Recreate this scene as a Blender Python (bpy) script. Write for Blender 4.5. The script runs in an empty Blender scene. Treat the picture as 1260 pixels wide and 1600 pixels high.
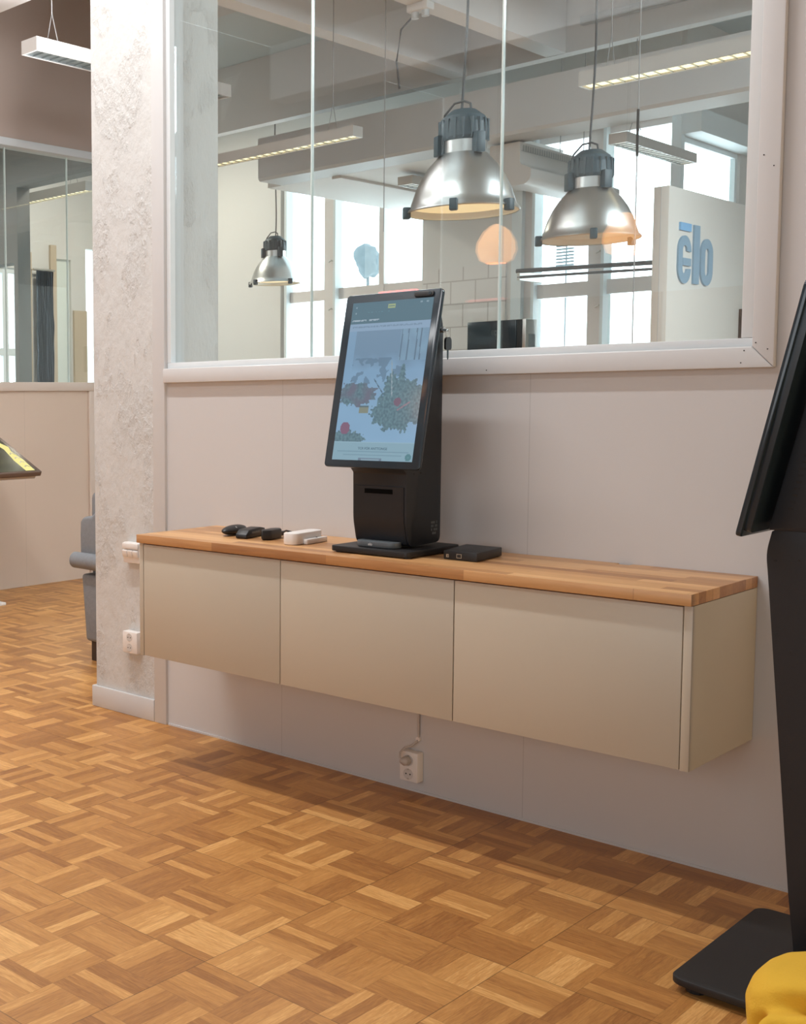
import bpy, bmesh, math, random
from mathutils import Vector, Matrix, noise

random.seed(7)
scene = bpy.context.scene
COL = scene.collection

# ------------------------------------------------------------------ camera
cam_d = bpy.data.cameras.new('camera')
cam = bpy.data.objects.new('camera', cam_d)
COL.objects.link(cam)
_r = Vector((0.6652535974995385, 0.7465442731160853, -0.010454630146395484))
_u = Vector((-0.05284459583364586, 0.06104869342202373, 0.9967349224957669))
_w = Vector((-0.7447449897146678, 0.6625290222390561, -0.08006369330639015))
_m = Matrix((( _r.x, _u.x, -_w.x, 1.6930044720530246),
             ( _r.y, _u.y, -_w.y, -3.3380712655312164),
             ( _r.z, _u.z, -_w.z, 1.2804713426393575),
             (0, 0, 0, 1)))
cam.matrix_world = _m
cam_d.sensor_fit = 'AUTO'
cam_d.sensor_width = 36.0
cam_d.lens = 36.0 * 1866.97 / 1600.0
cam_d.shift_x = 499.86 / 1600.0
cam_d.shift_y = -22.58 / 1600.0
cam_d.clip_start = 0.05
scene.camera = cam

# ------------------------------------------------------------------ world, exposure
world = bpy.data.worlds.new('overcast_sky')
scene.world = world
world.use_nodes = True
bg = world.node_tree.nodes['Background']
bg.inputs[0].default_value = (0.86, 0.94, 1.0, 1)
bg.inputs[1].default_value = 7.0
vs = scene.view_settings
vs.view_transform = 'Standard'
vs.look = 'None'
vs.gamma = 1.0
vs.use_curve_mapping = False
vs.exposure = 0.0
scene.cycles.max_bounces = 10
scene.cycles.diffuse_bounces = 5
scene.cycles.glossy_bounces = 4
scene.cycles.transparent_max_bounces = 24
scene.cycles.caustics_reflective = False
scene.cycles.caustics_refractive = False
scene.cycles.sample_clamp_indirect = 6.0
scene.cycles.use_denoising = True

def area(name, loc, sx, sy, power, color, rot=(0, 0, 0)):
    l = bpy.data.lights.new(name, 'AREA')
    l.shape = 'RECTANGLE'
    l.size = sx
    l.size_y = sy
    l.energy = power
    l.color = color
    o = bpy.data.objects.new(name, l)
    o.location = loc
    o.rotation_euler = rot
    COL.objects.link(o)
    return o

WARM = (0.96, 0.98, 1.0)
# ceiling lamps of the near room (above the frame) and unseen fill lights added around it
area('ceiling_lamp_light', (-1.45, -1.05, 4.12), 2.5, 0.09, 88, WARM)
area('ceiling_lamp_light', (-2.5, -0.30, 4.12), 0.8, 0.2, 9, (1.0, 0.80, 0.58))
area('ceiling_lamp_light', (-1.8, -3.4, 4.12), 2.8, 0.5, 50, WARM)  # added overhead fill towards the back of the room, unseen
area('daylight', (1.4, -6.9, 1.8), 4.6, 2.2, 82, (0.84, 0.93, 1.0), (math.radians(90), 0, 0))  # added front fill from behind the camera; the wall there has no window
area('wall_lamp_light', (4.1, -0.32, 1.0), 0.9, 0.25, 22, (1.0, 0.70, 0.38), (0, math.radians(90), 0))  # added warm fill for the cabinet side panel, no fixture there
# unseen fill lights added to brighten the rooms behind the glass
area('ceiling_lamp_light', (2.4, 3.0, 3.5), 2.2, 2.2, 230, (0.86, 0.95, 1.0), (0, math.radians(35), 0))  # added far room fill, out of view beyond the right casing
area('ceiling_lamp_light', (-2.4, 1.0, 2.5), 0.5, 0.7, 200, (0.97, 0.98, 1.0), (math.radians(112), 0, math.radians(165)))  # added fill hidden behind the column, brightens facade and soffit
area('ceiling_lamp_light', (-7.2, 1.8, 3.6), 1.6, 1.0, 60, (1.0, 0.93, 0.86))  # added fill that lifts the left office
area('ceiling_lamp_light', (-6.75, 4.65, 4.05), 0.3, 0.3, 60, (1.0, 0.90, 0.76))  # second added office fill, kept out of view by the column

# ------------------------------------------------------------------ materials
MATS = {}
def base_mat(name):
    m = bpy.data.materials.new(name)
    m.use_nodes = True
    nt = m.node_tree
    b = nt.nodes['Principled BSDF']
    MATS[name] = m
    return m, nt, b

def plain(name, col, rough=0.5, metal=0.0, spec=0.5, bump=0.0, bscale=60, var=0.0, vscale=4.0,
          emit=None, estr=0.0, coat=0.0):
    m, nt, b = base_mat(name)
    N, L = nt.nodes, nt.links
    b.inputs['Base Color'].default_value = (*col, 1)
    b.inputs['Roughness'].default_value = rough
    b.inputs['Metallic'].default_value = metal
    b.inputs['Specular IOR Level'].default_value = spec
    b.inputs['Coat Weight'].default_value = coat
    tc = N.new('ShaderNodeTexCoord')
    if var > 0:
        n = N.new('ShaderNodeTexNoise'); n.inputs['Scale'].default_value = vscale
        n.inputs['Detail'].default_value = 4
        L.new(tc.outputs['Object'], n.inputs['Vector'])
        mx = N.new('ShaderNodeMix'); mx.data_type = 'RGBA'
        mx.inputs[6].default_value = (*[c * (1 - var) for c in col], 1)
        mx.inputs[7].default_value = (*[min(1, c * (1 + var)) for c in col], 1)
        L.new(n.outputs['Fac'], mx.inputs[0])
        L.new(mx.outputs[2], b.inputs['Base Color'])
    if bump > 0:
        n = N.new('ShaderNodeTexNoise'); n.inputs['Scale'].default_value = bscale
        n.inputs['Detail'].default_value = 5
        L.new(tc.outputs['Object'], n.inputs['Vector'])
        bp = N.new('ShaderNodeBump'); bp.inputs['Strength'].default_value = bump
        bp.inputs['Distance'].default_value = 0.002
        L.new(n.outputs['Fac'], bp.inputs['Height'])
        L.new(bp.outputs[0], b.inputs['Normal'])
    if emit:
        b.inputs['Emission Color'].default_value = (*emit, 1)
        b.inputs['Emission Strength'].default_value = estr
    return m

def glass_mat(name, tint, extra=0.0):
    m = bpy.data.materials.new(name)
    m.use_nodes = True
    nt = m.node_tree
    N, L = nt.nodes, nt.links
    N.clear()
    out = N.new('ShaderNodeOutputMaterial')
    mix = N.new('ShaderNodeMixShader')
    tr = N.new('ShaderNodeBsdfTransparent'); tr.inputs[0].default_value = (*tint, 1)
    gl = N.new('ShaderNodeBsdfGlossy'); gl.inputs['Roughness'].default_value = 0.0
    gl.inputs[0].default_value = (1, 1, 1, 1)
    lw = N.new('ShaderNodeLayerWeight'); lw.inputs[0].default_value = 0.5
    p = N.new('ShaderNodeMath'); p.operation = 'POWER'; p.inputs[1].default_value = 5
    ma = N.new('ShaderNodeMath'); ma.operation = 'MULTIPLY_ADD'
    ma.inputs[1].default_value = 0.9; ma.inputs[2].default_value = 0.045 + extra
    L.new(lw.outputs['Facing'], p.inputs[0])
    L.new(p.outputs[0], ma.inputs[0])
    L.new(ma.outputs[0], mix.inputs[0])
    L.new(tr.outputs[0], mix.inputs[1])
    L.new(gl.outputs[0], mix.inputs[2])
    L.new(mix.outputs[0], out.inputs[0])
    MATS[name] = m
    return m

def math_node(nt, op, a, b=None, c=None):
    n = nt.nodes.new('ShaderNodeMath'); n.operation = op
    for i, v in enumerate((a, b, c)):
        if v is None: continue
        if isinstance(v, (int, float)): n.inputs[i].default_value = v
        else: nt.links.new(v, n.inputs[i])
    return n.outputs[0]

def parquet_mat():
    m, nt, b = base_mat('oak_mosaic_parquet')
    N, L = nt.nodes, nt.links
    geo = N.new('ShaderNodeNewGeometry')
    sep = N.new('ShaderNodeSeparateXYZ'); L.new(geo.outputs['Position'], sep.inputs[0])
    M = lambda *a: math_node(nt, *a)
    S = 0.16
    u = M('DIVIDE', M('SUBTRACT', sep.outputs[0], 0.058), S)
    v = M('DIVIDE', M('SUBTRACT', sep.outputs[1], 0.056), S)
    i = M('FLOOR', u); j = M('FLOOR', v)
    fu = M('SUBTRACT', u, i); fv = M('SUBTRACT', v, j)
    par = M('FLOORED_MODULO', M('ADD', i, j), 2.0)        # 1: slats run along x
    def sel(a, c):                                          # par ? a : c
        return M('ADD', M('MULTIPLY', par, a), M('MULTIPLY', M('SUBTRACT', 1.0, par), c))
    acr = sel(fv, fu)
    lon = sel(fu, fv)
    k = M('FLOOR', M('MULTIPLY', acr, 5.0))
    fk = M('FRACT', M('MULTIPLY', acr, 5.0))
    cmb = N.new('ShaderNodeCombineXYZ')
    L.new(i, cmb.inputs[0]); L.new(j, cmb.inputs[1]); L.new(k, cmb.inputs[2])
    wn = N.new('ShaderNodeTexWhiteNoise'); wn.noise_dimensions = '3D'
    L.new(cmb.outputs[0], wn.inputs[0])
    cmb2 = N.new('ShaderNodeCombineXYZ')
    L.new(i, cmb2.inputs[0]); L.new(j, cmb2.inputs[1]); cmb2.inputs[2].default_value = 11.3
    wn2 = N.new('ShaderNodeTexWhiteNoise'); wn2.noise_dimensions = '3D'
    L.new(cmb2.outputs[0], wn2.inputs[0])
    tone = M('ADD', M('MULTIPLY', M('POWER', wn.outputs['Value'], 1.5), 0.72), M('MULTIPLY', wn2.outputs['Value'], 0.28))
    # grain, stretched along the slat and shifted per slat
    cg = N.new('ShaderNodeCombineXYZ')
    L.new(M('ADD', M('MULTIPLY', lon, 1.1), M('MULTIPLY', wn.outputs['Value'], 37.0)), cg.inputs[0])
    L.new(M('MULTIPLY', acr, 9.0), cg.inputs[1])
    L.new(M('MULTIPLY', wn2.outputs['Value'], 19.0), cg.inputs[2])
    gn = N.new('ShaderNodeTexNoise'); gn.inputs['Scale'].default_value = 2.6
    gn.inputs['Detail'].default_value = 6; gn.inputs['Roughness'].default_value = 0.65
    gn.inputs['Distortion'].default_value = 0.8
    L.new(cg.outputs[0], gn.inputs['Vector'])
    cf = N.new('ShaderNodeCombineXYZ')
    L.new(M('ADD', M('MULTIPLY', lon, 3.0), M('MULTIPLY', wn.outputs['Value'], 51.0)), cf.inputs[0])
    L.new(M('MULTIPLY', acr, 60.0), cf.inputs[1]); L.new(M('MULTIPLY', wn2.outputs['Value'], 23.0), cf.inputs[2])
    fn = N.new('ShaderNodeTexNoise'); fn.inputs['Scale'].default_value = 1.6; fn.inputs['Detail'].default_value = 3
    L.new(cf.outputs[0], fn.inputs['Vector'])
    t = M('ADD', M('ADD', M('MULTIPLY', tone, 0.62), M('MULTIPLY', M('SUBTRACT', gn.outputs['Fac'], 0.5), 0.75)), M('ADD', 0.20, M('MULTIPLY', M('SUBTRACT', fn.outputs['Fac'], 0.5), 0.32)))
    rp = N.new('ShaderNodeValToRGB')
    cr = rp.color_ramp
    cr.elements[0].position = 0.16; cr.elements[0].color = (0.29, 0.115, 0.032, 1)
    cr.elements[1].position = 0.92; cr.elements[1].color = (0.80, 0.46, 0.17, 1)
    e = cr.elements.new(0.45); e.color = (0.46, 0.21, 0.058, 1)
    e = cr.elements.new(0.68); e.color = (0.585, 0.29, 0.088, 1)
    L.new(t, rp.inputs[0])
    # joints
    edge = M('MINIMUM', fk, M('SUBTRACT', 1.0, fk))
    edge2 = M('MINIMUM', lon, M('SUBTRACT', 1.0, lon))
    d1 = M('LESS_THAN', edge, 0.022)
    d2 = M('LESS_THAN', edge2, 0.006)
    j1 = M('MAXIMUM', d1, d2)
    # wider joints every three blocks, where the laid panels meet
    p3 = M('DIVIDE', M('SUBTRACT', u, 2.0), 3.0); q3 = M('DIVIDE', v, 3.0)
    a3 = M('ABSOLUTE', M('SUBTRACT', p3, M('ROUND', p3)))
    b3 = M('ABSOLUTE', M('SUBTRACT', q3, M('ROUND', q3)))
    d3 = M('LESS_THAN', M('MINIMUM', a3, b3), 0.0028)
    dark = M('SUBTRACT', 1.0, M('ADD', M('MULTIPLY', j1, 0.20), M('MULTIPLY', d3, 0.34)))
    mx = N.new('ShaderNodeMix'); mx.data_type = 'RGBA'; mx.blend_type = 'MULTIPLY'
    mx.inputs[0].default_value = 1.0
    L.new(rp.outputs[0], mx.inputs[6])
    cc = N.new('ShaderNodeCombineColor')
    for s in range(3): L.new(dark, cc.inputs[s])
    L.new(cc.outputs[0], mx.inputs[7])
    L.new(mx.outputs[2], b.inputs['Base Color'])
    L.new(M('ADD', 0.30, M('MULTIPLY', gn.outputs['Fac'], 0.16)), b.inputs['Roughness'])
    bp = N.new('ShaderNodeBump'); bp.inputs['Strength'].default_value = 0.25
    bp.inputs['Distance'].default_value = 0.001
    L.new(M('SUBTRACT', M('MULTIPLY', gn.outputs['Fac'], 0.5), j1), bp.inputs['Height'])
    L.new(bp.outputs[0], b.inputs['Normal'])
    b.inputs['Specular IOR Level'].default_value = 0.45
    return m

def worktop_mat():
    m, nt, b = base_mat('oiled_oak_staves')
    N, L = nt.nodes, nt.links
    M = lambda *a: math_node(nt, *a)
    geo = N.new('ShaderNodeNewGeometry')
    sep = N.new('ShaderNodeSeparateXYZ'); L.new(geo.outputs['Position'], sep.inputs[0])
    W = 0.042
    row = M('FLOOR', M('DIVIDE', M('ADD', sep.outputs[1], 0.4185), W))
    fy = M('FRACT', M('DIVIDE', M('ADD', sep.outputs[1], 0.4185), W))
    wr = N.new('ShaderNodeTexWhiteNoise'); wr.noise_dimensions = '1D'
    L.new(row, wr.inputs['W'])
    xs = M('DIVIDE', M('ADD', sep.outputs[0], M('MULTIPLY', wr.outputs['Value'], 3.0)), 0.46)
    st = M('FLOOR', xs); fx = M('FRACT', xs)
    cmb = N.new('ShaderNodeCombineXYZ'); L.new(row, cmb.inputs[0]); L.new(st, cmb.inputs[1])
    wn = N.new('ShaderNodeTexWhiteNoise'); wn.noise_dimensions = '3D'; L.new(cmb.outputs[0], wn.inputs[0])
    cg = N.new('ShaderNodeCombineXYZ')
    L.new(M('ADD', M('MULTIPLY', sep.outputs[0], 5.0), M('MULTIPLY', wn.outputs['Value'], 31.0)), cg.inputs[0])
    L.new(M('MULTIPLY', sep.outputs[1], 90.0), cg.inputs[1])
    L.new(M('MULTIPLY', sep.outputs[2], 90.0), cg.inputs[2])
    gn = N.new('ShaderNodeTexNoise'); gn.inputs['Scale'].default_value = 1.0
    gn.inputs['Detail'].default_value = 6; gn.inputs['Distortion'].default_value = 0.6
    L.new(cg.outputs[0], gn.inputs['Vector'])
    t = M('ADD', M('MULTIPLY', wn.outputs['Value'], 0.62), M('MULTIPLY', gn.outputs['Fac'], 0.45))
    rp = N.new('ShaderNodeValToRGB'); cr = rp.color_ramp
    cr.elements[0].position = 0.12; cr.elements[0].color = (0.30, 0.130, 0.052, 1)
    cr.elements[1].position = 0.92; cr.elements[1].color = (0.72, 0.415, 0.185, 1)
    e = cr.elements.new(0.5); e.color = (0.52, 0.265, 0.105, 1)
    L.new(t, rp.inputs[0])
    ed = M('MINIMUM', fy, M('SUBTRACT', 1.0, fy))
    ex = M('MINIMUM', fx, M('SUBTRACT', 1.0, fx))
    j = M('MAXIMUM', M('LESS_THAN', ed, 0.015), M('LESS_THAN', ex, 0.002))
    mx = N.new('ShaderNodeMix'); mx.data_type = 'RGBA'
    mx.inputs[7].default_value = (0.2, 0.085, 0.03, 1)
    L.new(M('MULTIPLY', j, 0.35), mx.inputs[0]); L.new(rp.outputs[0], mx.inputs[6])
    L.new(mx.outputs[2], b.inputs['Base Color'])
    b.inputs['Roughness'].default_value = 0.36
    return m

def plaster_mat():
    m, nt, b = base_mat('rough_white_plaster')
    N, L = nt.nodes, nt.links
    b.inputs['Base Color'].default_value = (0.62, 0.62, 0.605, 1)
    b.inputs['Roughness'].default_value = 0.62
    tc = N.new('ShaderNodeTexCoord')
    n1 = N.new('ShaderNodeTexNoise'); n1.inputs['Scale'].default_value = 26; n1.inputs['Detail'].default_value = 8
    n1.inputs['Roughness'].default_value = 0.65
    n2 = N.new('ShaderNodeTexNoise'); n2.inputs['Scale'].default_value = 5; n2.inputs['Detail'].default_value = 3
    mp = N.new('ShaderNodeMapping'); mp.inputs['Scale'].default_value = (1, 1, 0.55)
    L.new(tc.outputs['Object'], mp.inputs[0])
    L.new(mp.outputs[0], n1.inputs['Vector']); L.new(mp.outputs[0], n2.inputs['Vector'])
    vo = N.new('ShaderNodeTexVoronoi'); vo.inputs['Scale'].default_value = 22
    L.new(mp.outputs[0], vo.inputs['Vector'])
    M = lambda *a: math_node(nt, *a)
    ridge = M('MULTIPLY', M('GREATER_THAN', n2.outputs['Fac'], 0.52), M('POWER', n1.outputs['Fac'], 3.0))
    h = M('ADD', M('MULTIPLY', n1.outputs['Fac'], 0.55), M('ADD', M('MULTIPLY', ridge, 1.2), M('MULTIPLY', n2.outputs['Fac'], 1.2)))
    bp = N.new('ShaderNodeBump'); bp.inputs['Strength'].default_value = 0.8
    bp.inputs['Distance'].default_value = 0.014
    L.new(h, bp.inputs['Height']); L.new(bp.outputs[0], b.inputs['Normal'])
    return m

def seam_wall_mat(name, col, axis, start, step, rough=0.6):
    m, nt, b = base_mat(name)
    N, L = nt.nodes, nt.links
    M = lambda *a: math_node(nt, *a)
    geo = N.new('ShaderNodeNewGeometry')
    sep = N.new('ShaderNodeSeparateXYZ'); L.new(geo.outputs['Position'], sep.inputs[0])
    q = M('DIVIDE', M('SUBTRACT', sep.outputs[axis], start), step)
    d = M('ABSOLUTE', M('SUBTRACT', q, M('ROUND', q)))
    s = M('LESS_THAN', d, 0.0011)
    mx = N.new('ShaderNodeMix'); mx.data_type = 'RGBA'
    mx.inputs[6].default_value = (*col, 1)
    mx.inputs[7].default_value = (*[c * 0.78 for c in col], 1)
    L.new(s, mx.inputs[0]); L.new(mx.outputs[2], b.inputs['Base Color'])
    b.inputs['Roughness'].default_value = rough
    n = N.new('ShaderNodeTexNoise'); n.inputs['Scale'].default_value = 260; n.inputs['Detail'].default_value = 2
    tc = N.new('ShaderNodeTexCoord'); L.new(tc.outputs['Object'], n.inputs['Vector'])
    bp = N.new('ShaderNodeBump'); bp.inputs['Strength'].default_value = 0.12; bp.inputs['Distance'].default_value = 0.001
    L.new(n.outputs['Fac'], bp.inputs['Height']); L.new(bp.outputs[0], b.inputs['Normal'])
    return m

parquet = parquet_mat()
oak = worktop_mat()
plaster = plaster_mat()
wall_m = seam_wall_mat('painted_wall_board', (0.605, 0.592, 0.585), 0, -0.995, 0.925)
wall_left_m = seam_wall_mat('painted_partition_board', (0.61, 0.50, 0.41), 1, 1.86, 0.92)
trim_m = plain('satin_white_trim', (0.62, 0.62, 0.62), 0.38)
bead_m = plain('glossy_white_bead', (0.70, 0.73, 0.74), 0.5)
trim_left_m = plain('satin_greige_trim', (0.62, 0.53, 0.46), 0.4)
bulk_m = plain('shaded_bulkhead_paint', (0.34, 0.27, 0.235), 0.7)  # darker copy of the partition tone, shade put into the colour
far_wall_m = plain('far_wall_paint', (0.70, 0.69, 0.67), 0.6)
far_ceil_m = plain('grey_ceiling_paint', (0.54, 0.615, 0.64), 0.8, bump=0.2, bscale=30)
rib_m = plain('pinkish_beam_paint', (0.70, 0.68, 0.67), 0.7)
duct_m = plain('grey_duct_paint', (0.52, 0.545, 0.56), 0.5)
dark_grey_m = plain('dark_grey_paint', (0.20, 0.205, 0.20), 0.6)
near_ceil_m = plain('near_ceiling_paint', (0.57, 0.575, 0.575), 0.8)
front_m = plain('beige_lacquer', (0.535, 0.485, 0.395), 0.42, bump=0.05, bscale=300)
gap_m = plain('dark_cabinet_gap', (0.05, 0.04, 0.03), 0.8)
black_m = plain('black_plastic', (0.013, 0.0135, 0.015), 0.42, bump=0.15, bscale=500)
bezel_m = plain('black_glass_bezel', (0.020, 0.034, 0.046), 0.14, spec=0.6)  # bluish reflection of the glass put into the base colour
kiosk_m = plain('black_powder_coat', (0.010, 0.013, 0.018), 0.46, bump=0.1, bscale=500)
kiosk_base_m = plain('black_steel_plate', (0.012, 0.012, 0.013), 0.5, bump=0.1, bscale=400)
pill_m = plain('dark_grey_satin', (0.10, 0.115, 0.125), 0.35)
white_pl_m = plain('white_plastic', (0.80, 0.77, 0.74), 0.35)
grey_pl_m = plain('light_grey_plastic', (0.50, 0.46, 0.43), 0.45)
socket_m = plain('socket_well_white', (0.62, 0.60, 0.58), 0.4)
hole_m = plain('dark_hole', (0.02, 0.02, 0.02), 0.8)
slot_m = plain('deep_black_slot', (0.002, 0.002, 0.002), 0.9, spec=0.1)
metal_m = plain('brushed_steel', (0.62, 0.61, 0.58), 0.32, metal=1.0)
alu_m = plain('spun_aluminium', (0.64, 0.65, 0.65), 0.30, metal=1.0, var=0.08, vscale=8)
alu_in_m = plain('white_reflector_inside', (0.82, 0.80, 0.74), 0.5)
lamp_black_m = plain('dark_lamp_housing', (0.035, 0.065, 0.082), 0.5)
cable_m = plain('grey_cable', (0.06, 0.065, 0.07), 0.6)
wire_m = plain('thin_steel_wire', (0.30, 0.30, 0.30), 0.5)
red_led_m = plain('red_status_light', (0.9, 0.2, 0.2), 0.4, emit=(1.0, 0.24, 0.22), estr=0.95)
warm_glow_m = plain('warm_lamp_glow', (0.4, 0.35, 0.25), 0.5, emit=(1.0, 0.72, 0.38), estr=0.85)
warm_tube_m = plain('warm_fluorescent_glow', (0.9, 0.85, 0.7), 0.5, emit=(1.0, 0.84, 0.50), estr=1.7)
cool_tube_m = plain('cool_fluorescent_glow', (0.9, 0.9, 0.85), 0.5, emit=(0.95, 0.97, 0.92), estr=0.6)
orange_m = plain('orange_glass_glow', (0.9, 0.5, 0.25), 0.4, emit=(1.0, 0.45, 0.16), estr=2.8)
fix_m = plain('white_fixture_enamel', (0.54, 0.53, 0.51), 0.4)
louvre_m = plain('louvre_aluminium', (0.35, 0.38, 0.38), 0.3, metal=0.8)
frame_win_m = plain('window_frame_paint', (0.74, 0.70, 0.68), 0.5)
jamb_m = plain('pale_blue_window_jamb', (0.72, 0.78, 0.80), 0.5)
logo_m = plain('blue_logo_paint', (0.22, 0.34, 0.45), 0.4)
logo_dot_m = plain('bright_blue_logo_paint', (0.20, 0.42, 0.68), 0.4)
sign_m = plain('white_sign_laminate', (0.66, 0.63, 0.59), 0.4)
sofa_m = plain('grey_blue_upholstery', (0.23, 0.245, 0.265), 0.9, bump=0.7, bscale=260, var=0.14, vscale=60)
darkwood_m = plain('dark_stained_wood', (0.035, 0.022, 0.018), 0.4)
yellow_m = plain('mustard_felt', (0.74, 0.44, 0.035), 0.9, bump=0.5, bscale=220, var=0.06, vscale=12)
wood_panel_m = plain('brown_wood_panel', (0.42, 0.27, 0.17), 0.5, var=0.15, vscale=3)
curtain_m = plain('silver_grey_foil_curtain', (0.16, 0.20, 0.25), 0.22, metal=0.7)
tan_m = plain('tan_board', (0.56, 0.46, 0.34), 0.6)
blind_m = plain('pale_blind_fabric', (0.72, 0.78, 0.74), 0.7)
bluegrey_m = plain('grey_house_render', (0.055, 0.072, 0.082), 0.8)
ext_pale_m = plain('hazy_pale_render', (0.92, 0.96, 1.0), 0.9)
leaf_m = plain('pale_winter_foliage', (0.085, 0.115, 0.13), 0.9)
tub_m = plain('brown_monitor_rim', (0.13, 0.085, 0.065), 0.35)
glass = glass_mat('clear_float_glass', (0.955, 0.985, 0.98), 0.03)
glass_edge_m = plain('polished_glass_edge', (0.62, 0.72, 0.70), 0.15)
floor_far_m = plain('far_floor_vinyl', (0.62, 0.60, 0.57), 0.5)

# ------------------------------------------------------------------ mesh helpers
class MB:
    def __init__(self):
        self.bm = bmesh.new()
    def box(self, x0, x1, y0, y1, z0, z1, rot=None, mat=0):
        vs_ = [Vector((x, y, z)) for x in (x0, x1) for y in (y0, y1) for z in (z0, z1)]
        if rot is not None:
            c = Vector(((x0 + x1) / 2, (y0 + y1) / 2, (z0 + z1) / 2))
            vs_ = [rot @ (v - c) + c for v in vs_]
        v = [self.bm.verts.new(p) for p in vs_]
        for f in ((0, 1, 3, 2), (4, 6, 7, 5), (0, 4, 5, 1), (2, 3, 7, 6), (0, 2, 6, 4), (1, 5, 7, 3)):
            fc = self.bm.faces.new([v[k] for k in f]); fc.material_index = mat
        return self
    def prism(self, pts, axis, a, b, mat=0):
        """polygon pts in the two other axes (order x,y,z without axis) extruded from a to b"""
        def mk(p, t):
            if axis == 0: return (t, p[0], p[1])
            if axis == 1: return (p[0], t, p[1])
            return (p[0], p[1], t)
        A = [self.bm.verts.new(mk(p, a)) for p in pts]
        B = [self.bm.verts.new(mk(p, b)) for p in pts]
        n = len(pts)
        self.bm.faces.new(A).material_index = mat
        self.bm.faces.new(list(reversed(B))).material_index = mat
        for i in range(n):
            f = self.bm.faces.new((A[i], B[i], B[(i + 1) % n], A[(i + 1) % n])); f.material_index = mat
        return self
    def lathe(self, prof, c=(0, 0, 0), seg=40, closed=False):
        rings = []
        for r, z in prof:
            rings.append([self.bm.verts.new((c[0] + r * math.cos(2 * math.pi * k / seg),
                                             c[1] + r * math.sin(2 * math.pi * k / seg), c[2] + z)) for k in range(seg)])
        for i in range(len(rings) - 1):
            for k in range(seg):
                self.bm.faces.new((rings[i][k], rings[i][(k + 1) % seg], rings[i + 1][(k + 1) % seg], rings[i + 1][k]))
        if closed:
            self.bm.faces.new(rings[0]); self.bm.faces.new(rings[-1])
        return self
    def tube(self, path, r, seg=10, cap=True):
        path = [Vector(p) for p in path]
        rings = []
        up = Vector((0, 0, 1))
        for i, p in enumerate(path):
            t = (path[min(i + 1, len(path) - 1)] - path[max(i - 1, 0)]).normalized()
            a = up if abs(t.dot(up)) < 0.95 else Vector((1, 0, 0))
            s = t.cross(a).normalized(); q = s.cross(t)
            rr = r[i] if isinstance(r, (list, tuple)) else r
            rings.append([self.bm.verts.new(p + (s * math.cos(2 * math.pi * k / seg) + q * math.sin(2 * math.pi * k / seg)) * rr) for k in range(seg)])
        for i in range(len(rings) - 1):
            for k in range(seg):
                self.bm.faces.new((rings[i][k], rings[i][(k + 1) % seg], rings[i + 1][(k + 1) % seg], rings[i + 1][k]))
        if cap:
            self.bm.faces.new(rings[0]); self.bm.faces.new(rings[-1])
        return self
    def xform(self, M):
        bmesh.ops.transform(self.bm, matrix=M, verts=self.bm.verts[:])
        return self
    def bevel(self, w, seg=2, angle=0.5):
        bmesh.ops.recalc_face_normals(self.bm, faces=self.bm.faces[:])
        es = [e for e in self.bm.edges if len(e.link_faces) == 2 and e.calc_face_angle(0) > angle]
        bmesh.ops.bevel(self.bm, geom=es, offset=w, segments=seg, affect='EDGES', profile=0.5, clamp_overlap=True)
        return self
    def build(self, name, mats, parent=None, smooth=False, local=False):
        bm = self.bm
        bmesh.ops.recalc_face_normals(bm, faces=bm.faces[:])
        if smooth:
            for f in bm.faces: f.smooth = True
        me = bpy.data.meshes.new(name)
        off = Vector((0, 0, 0))
        if parent is not None and not local:
            p = parent
            while p is not None:
                off += p.location; p = p.parent
        elif parent is None and not local:
            xs = [v.co for v in bm.verts]
            off = Vector(((min(c.x for c in xs) + max(c.x for c in xs)) / 2,
                          (min(c.y for c in xs) + max(c.y for c in xs)) / 2, min(c.z for c in xs)))
        if off.length > 0:
            bmesh.ops.translate(bm, vec=-off, verts=bm.verts[:])
        bm.to_mesh(me); bm.free()
        if not isinstance(mats, (list, tuple)): mats = [mats]
        for mm in mats: me.materials.append(mm)
        o = bpy.data.objects.new(name, me)
        COL.objects.link(o)
        if parent is not None: o.parent = parent
        else: o.location = off
        if smooth:
            try: me.set_sharp_from_angle(angle=0.7)
            except Exception: pass
        return o

def box(name, mat, x0, x1, y0, y1, z0, z1, parent=None, bevel=0.0, seg=2):
    m = MB().box(x0, x1, y0, y1, z0, z1)
    if bevel: m.bevel(bevel, seg)
    return m.build(name, mat, parent, smooth=bevel > 0)

def tag(o, label, cat, group=None, kind=None):
    o['label'] = label; o['category'] = cat
    if group: o['group'] = group
    if kind: o['kind'] = kind
    return o

def thing(name, label, cat, loc=(0, 0, 0), rotz=0.0, group=None):
    o = bpy.data.objects.new(name, None)
    o.empty_display_size = 0.05
    COL.objects.link(o)
    o.location = loc; o.rotation_euler = (0, 0, rotz)
    return tag(o, label, cat, group)

def struct(o, label=None, cat=None):
    o['kind'] = 'structure'
    if label: o['label'] = label
    o['category'] = cat or o.name.split('_')[0]
    return o

def copy_tree(o, parent=None):
    c = o.copy(); COL.objects.link(c)
    if parent is not None: c.parent = parent
    for ch in list(o.children): copy_tree(ch, c)
    return c

def rrect(x0, x1, y0, y1, r, n=6):
    pts = []
    for cx, cy, a0 in ((x1 - r, y1 - r, 0), (x0 + r, y1 - r, 90), (x0 + r, y0 + r, 180), (x1 - r, y0 + r, 270)):
        for k in range(n + 1):
            a = math.radians(a0 + 90 * k / n)
            pts.append((cx + r * math.cos(a), cy + r * math.sin(a)))
    return pts

# ================================================================== SETTING
CH = 4.15
struct(box('floor', parquet, -4.75, 4.2, -7.0, 3.6, -0.06, 0.0), 'oak mosaic parquet floor laid in basket weave squares', 'floor')
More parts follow.
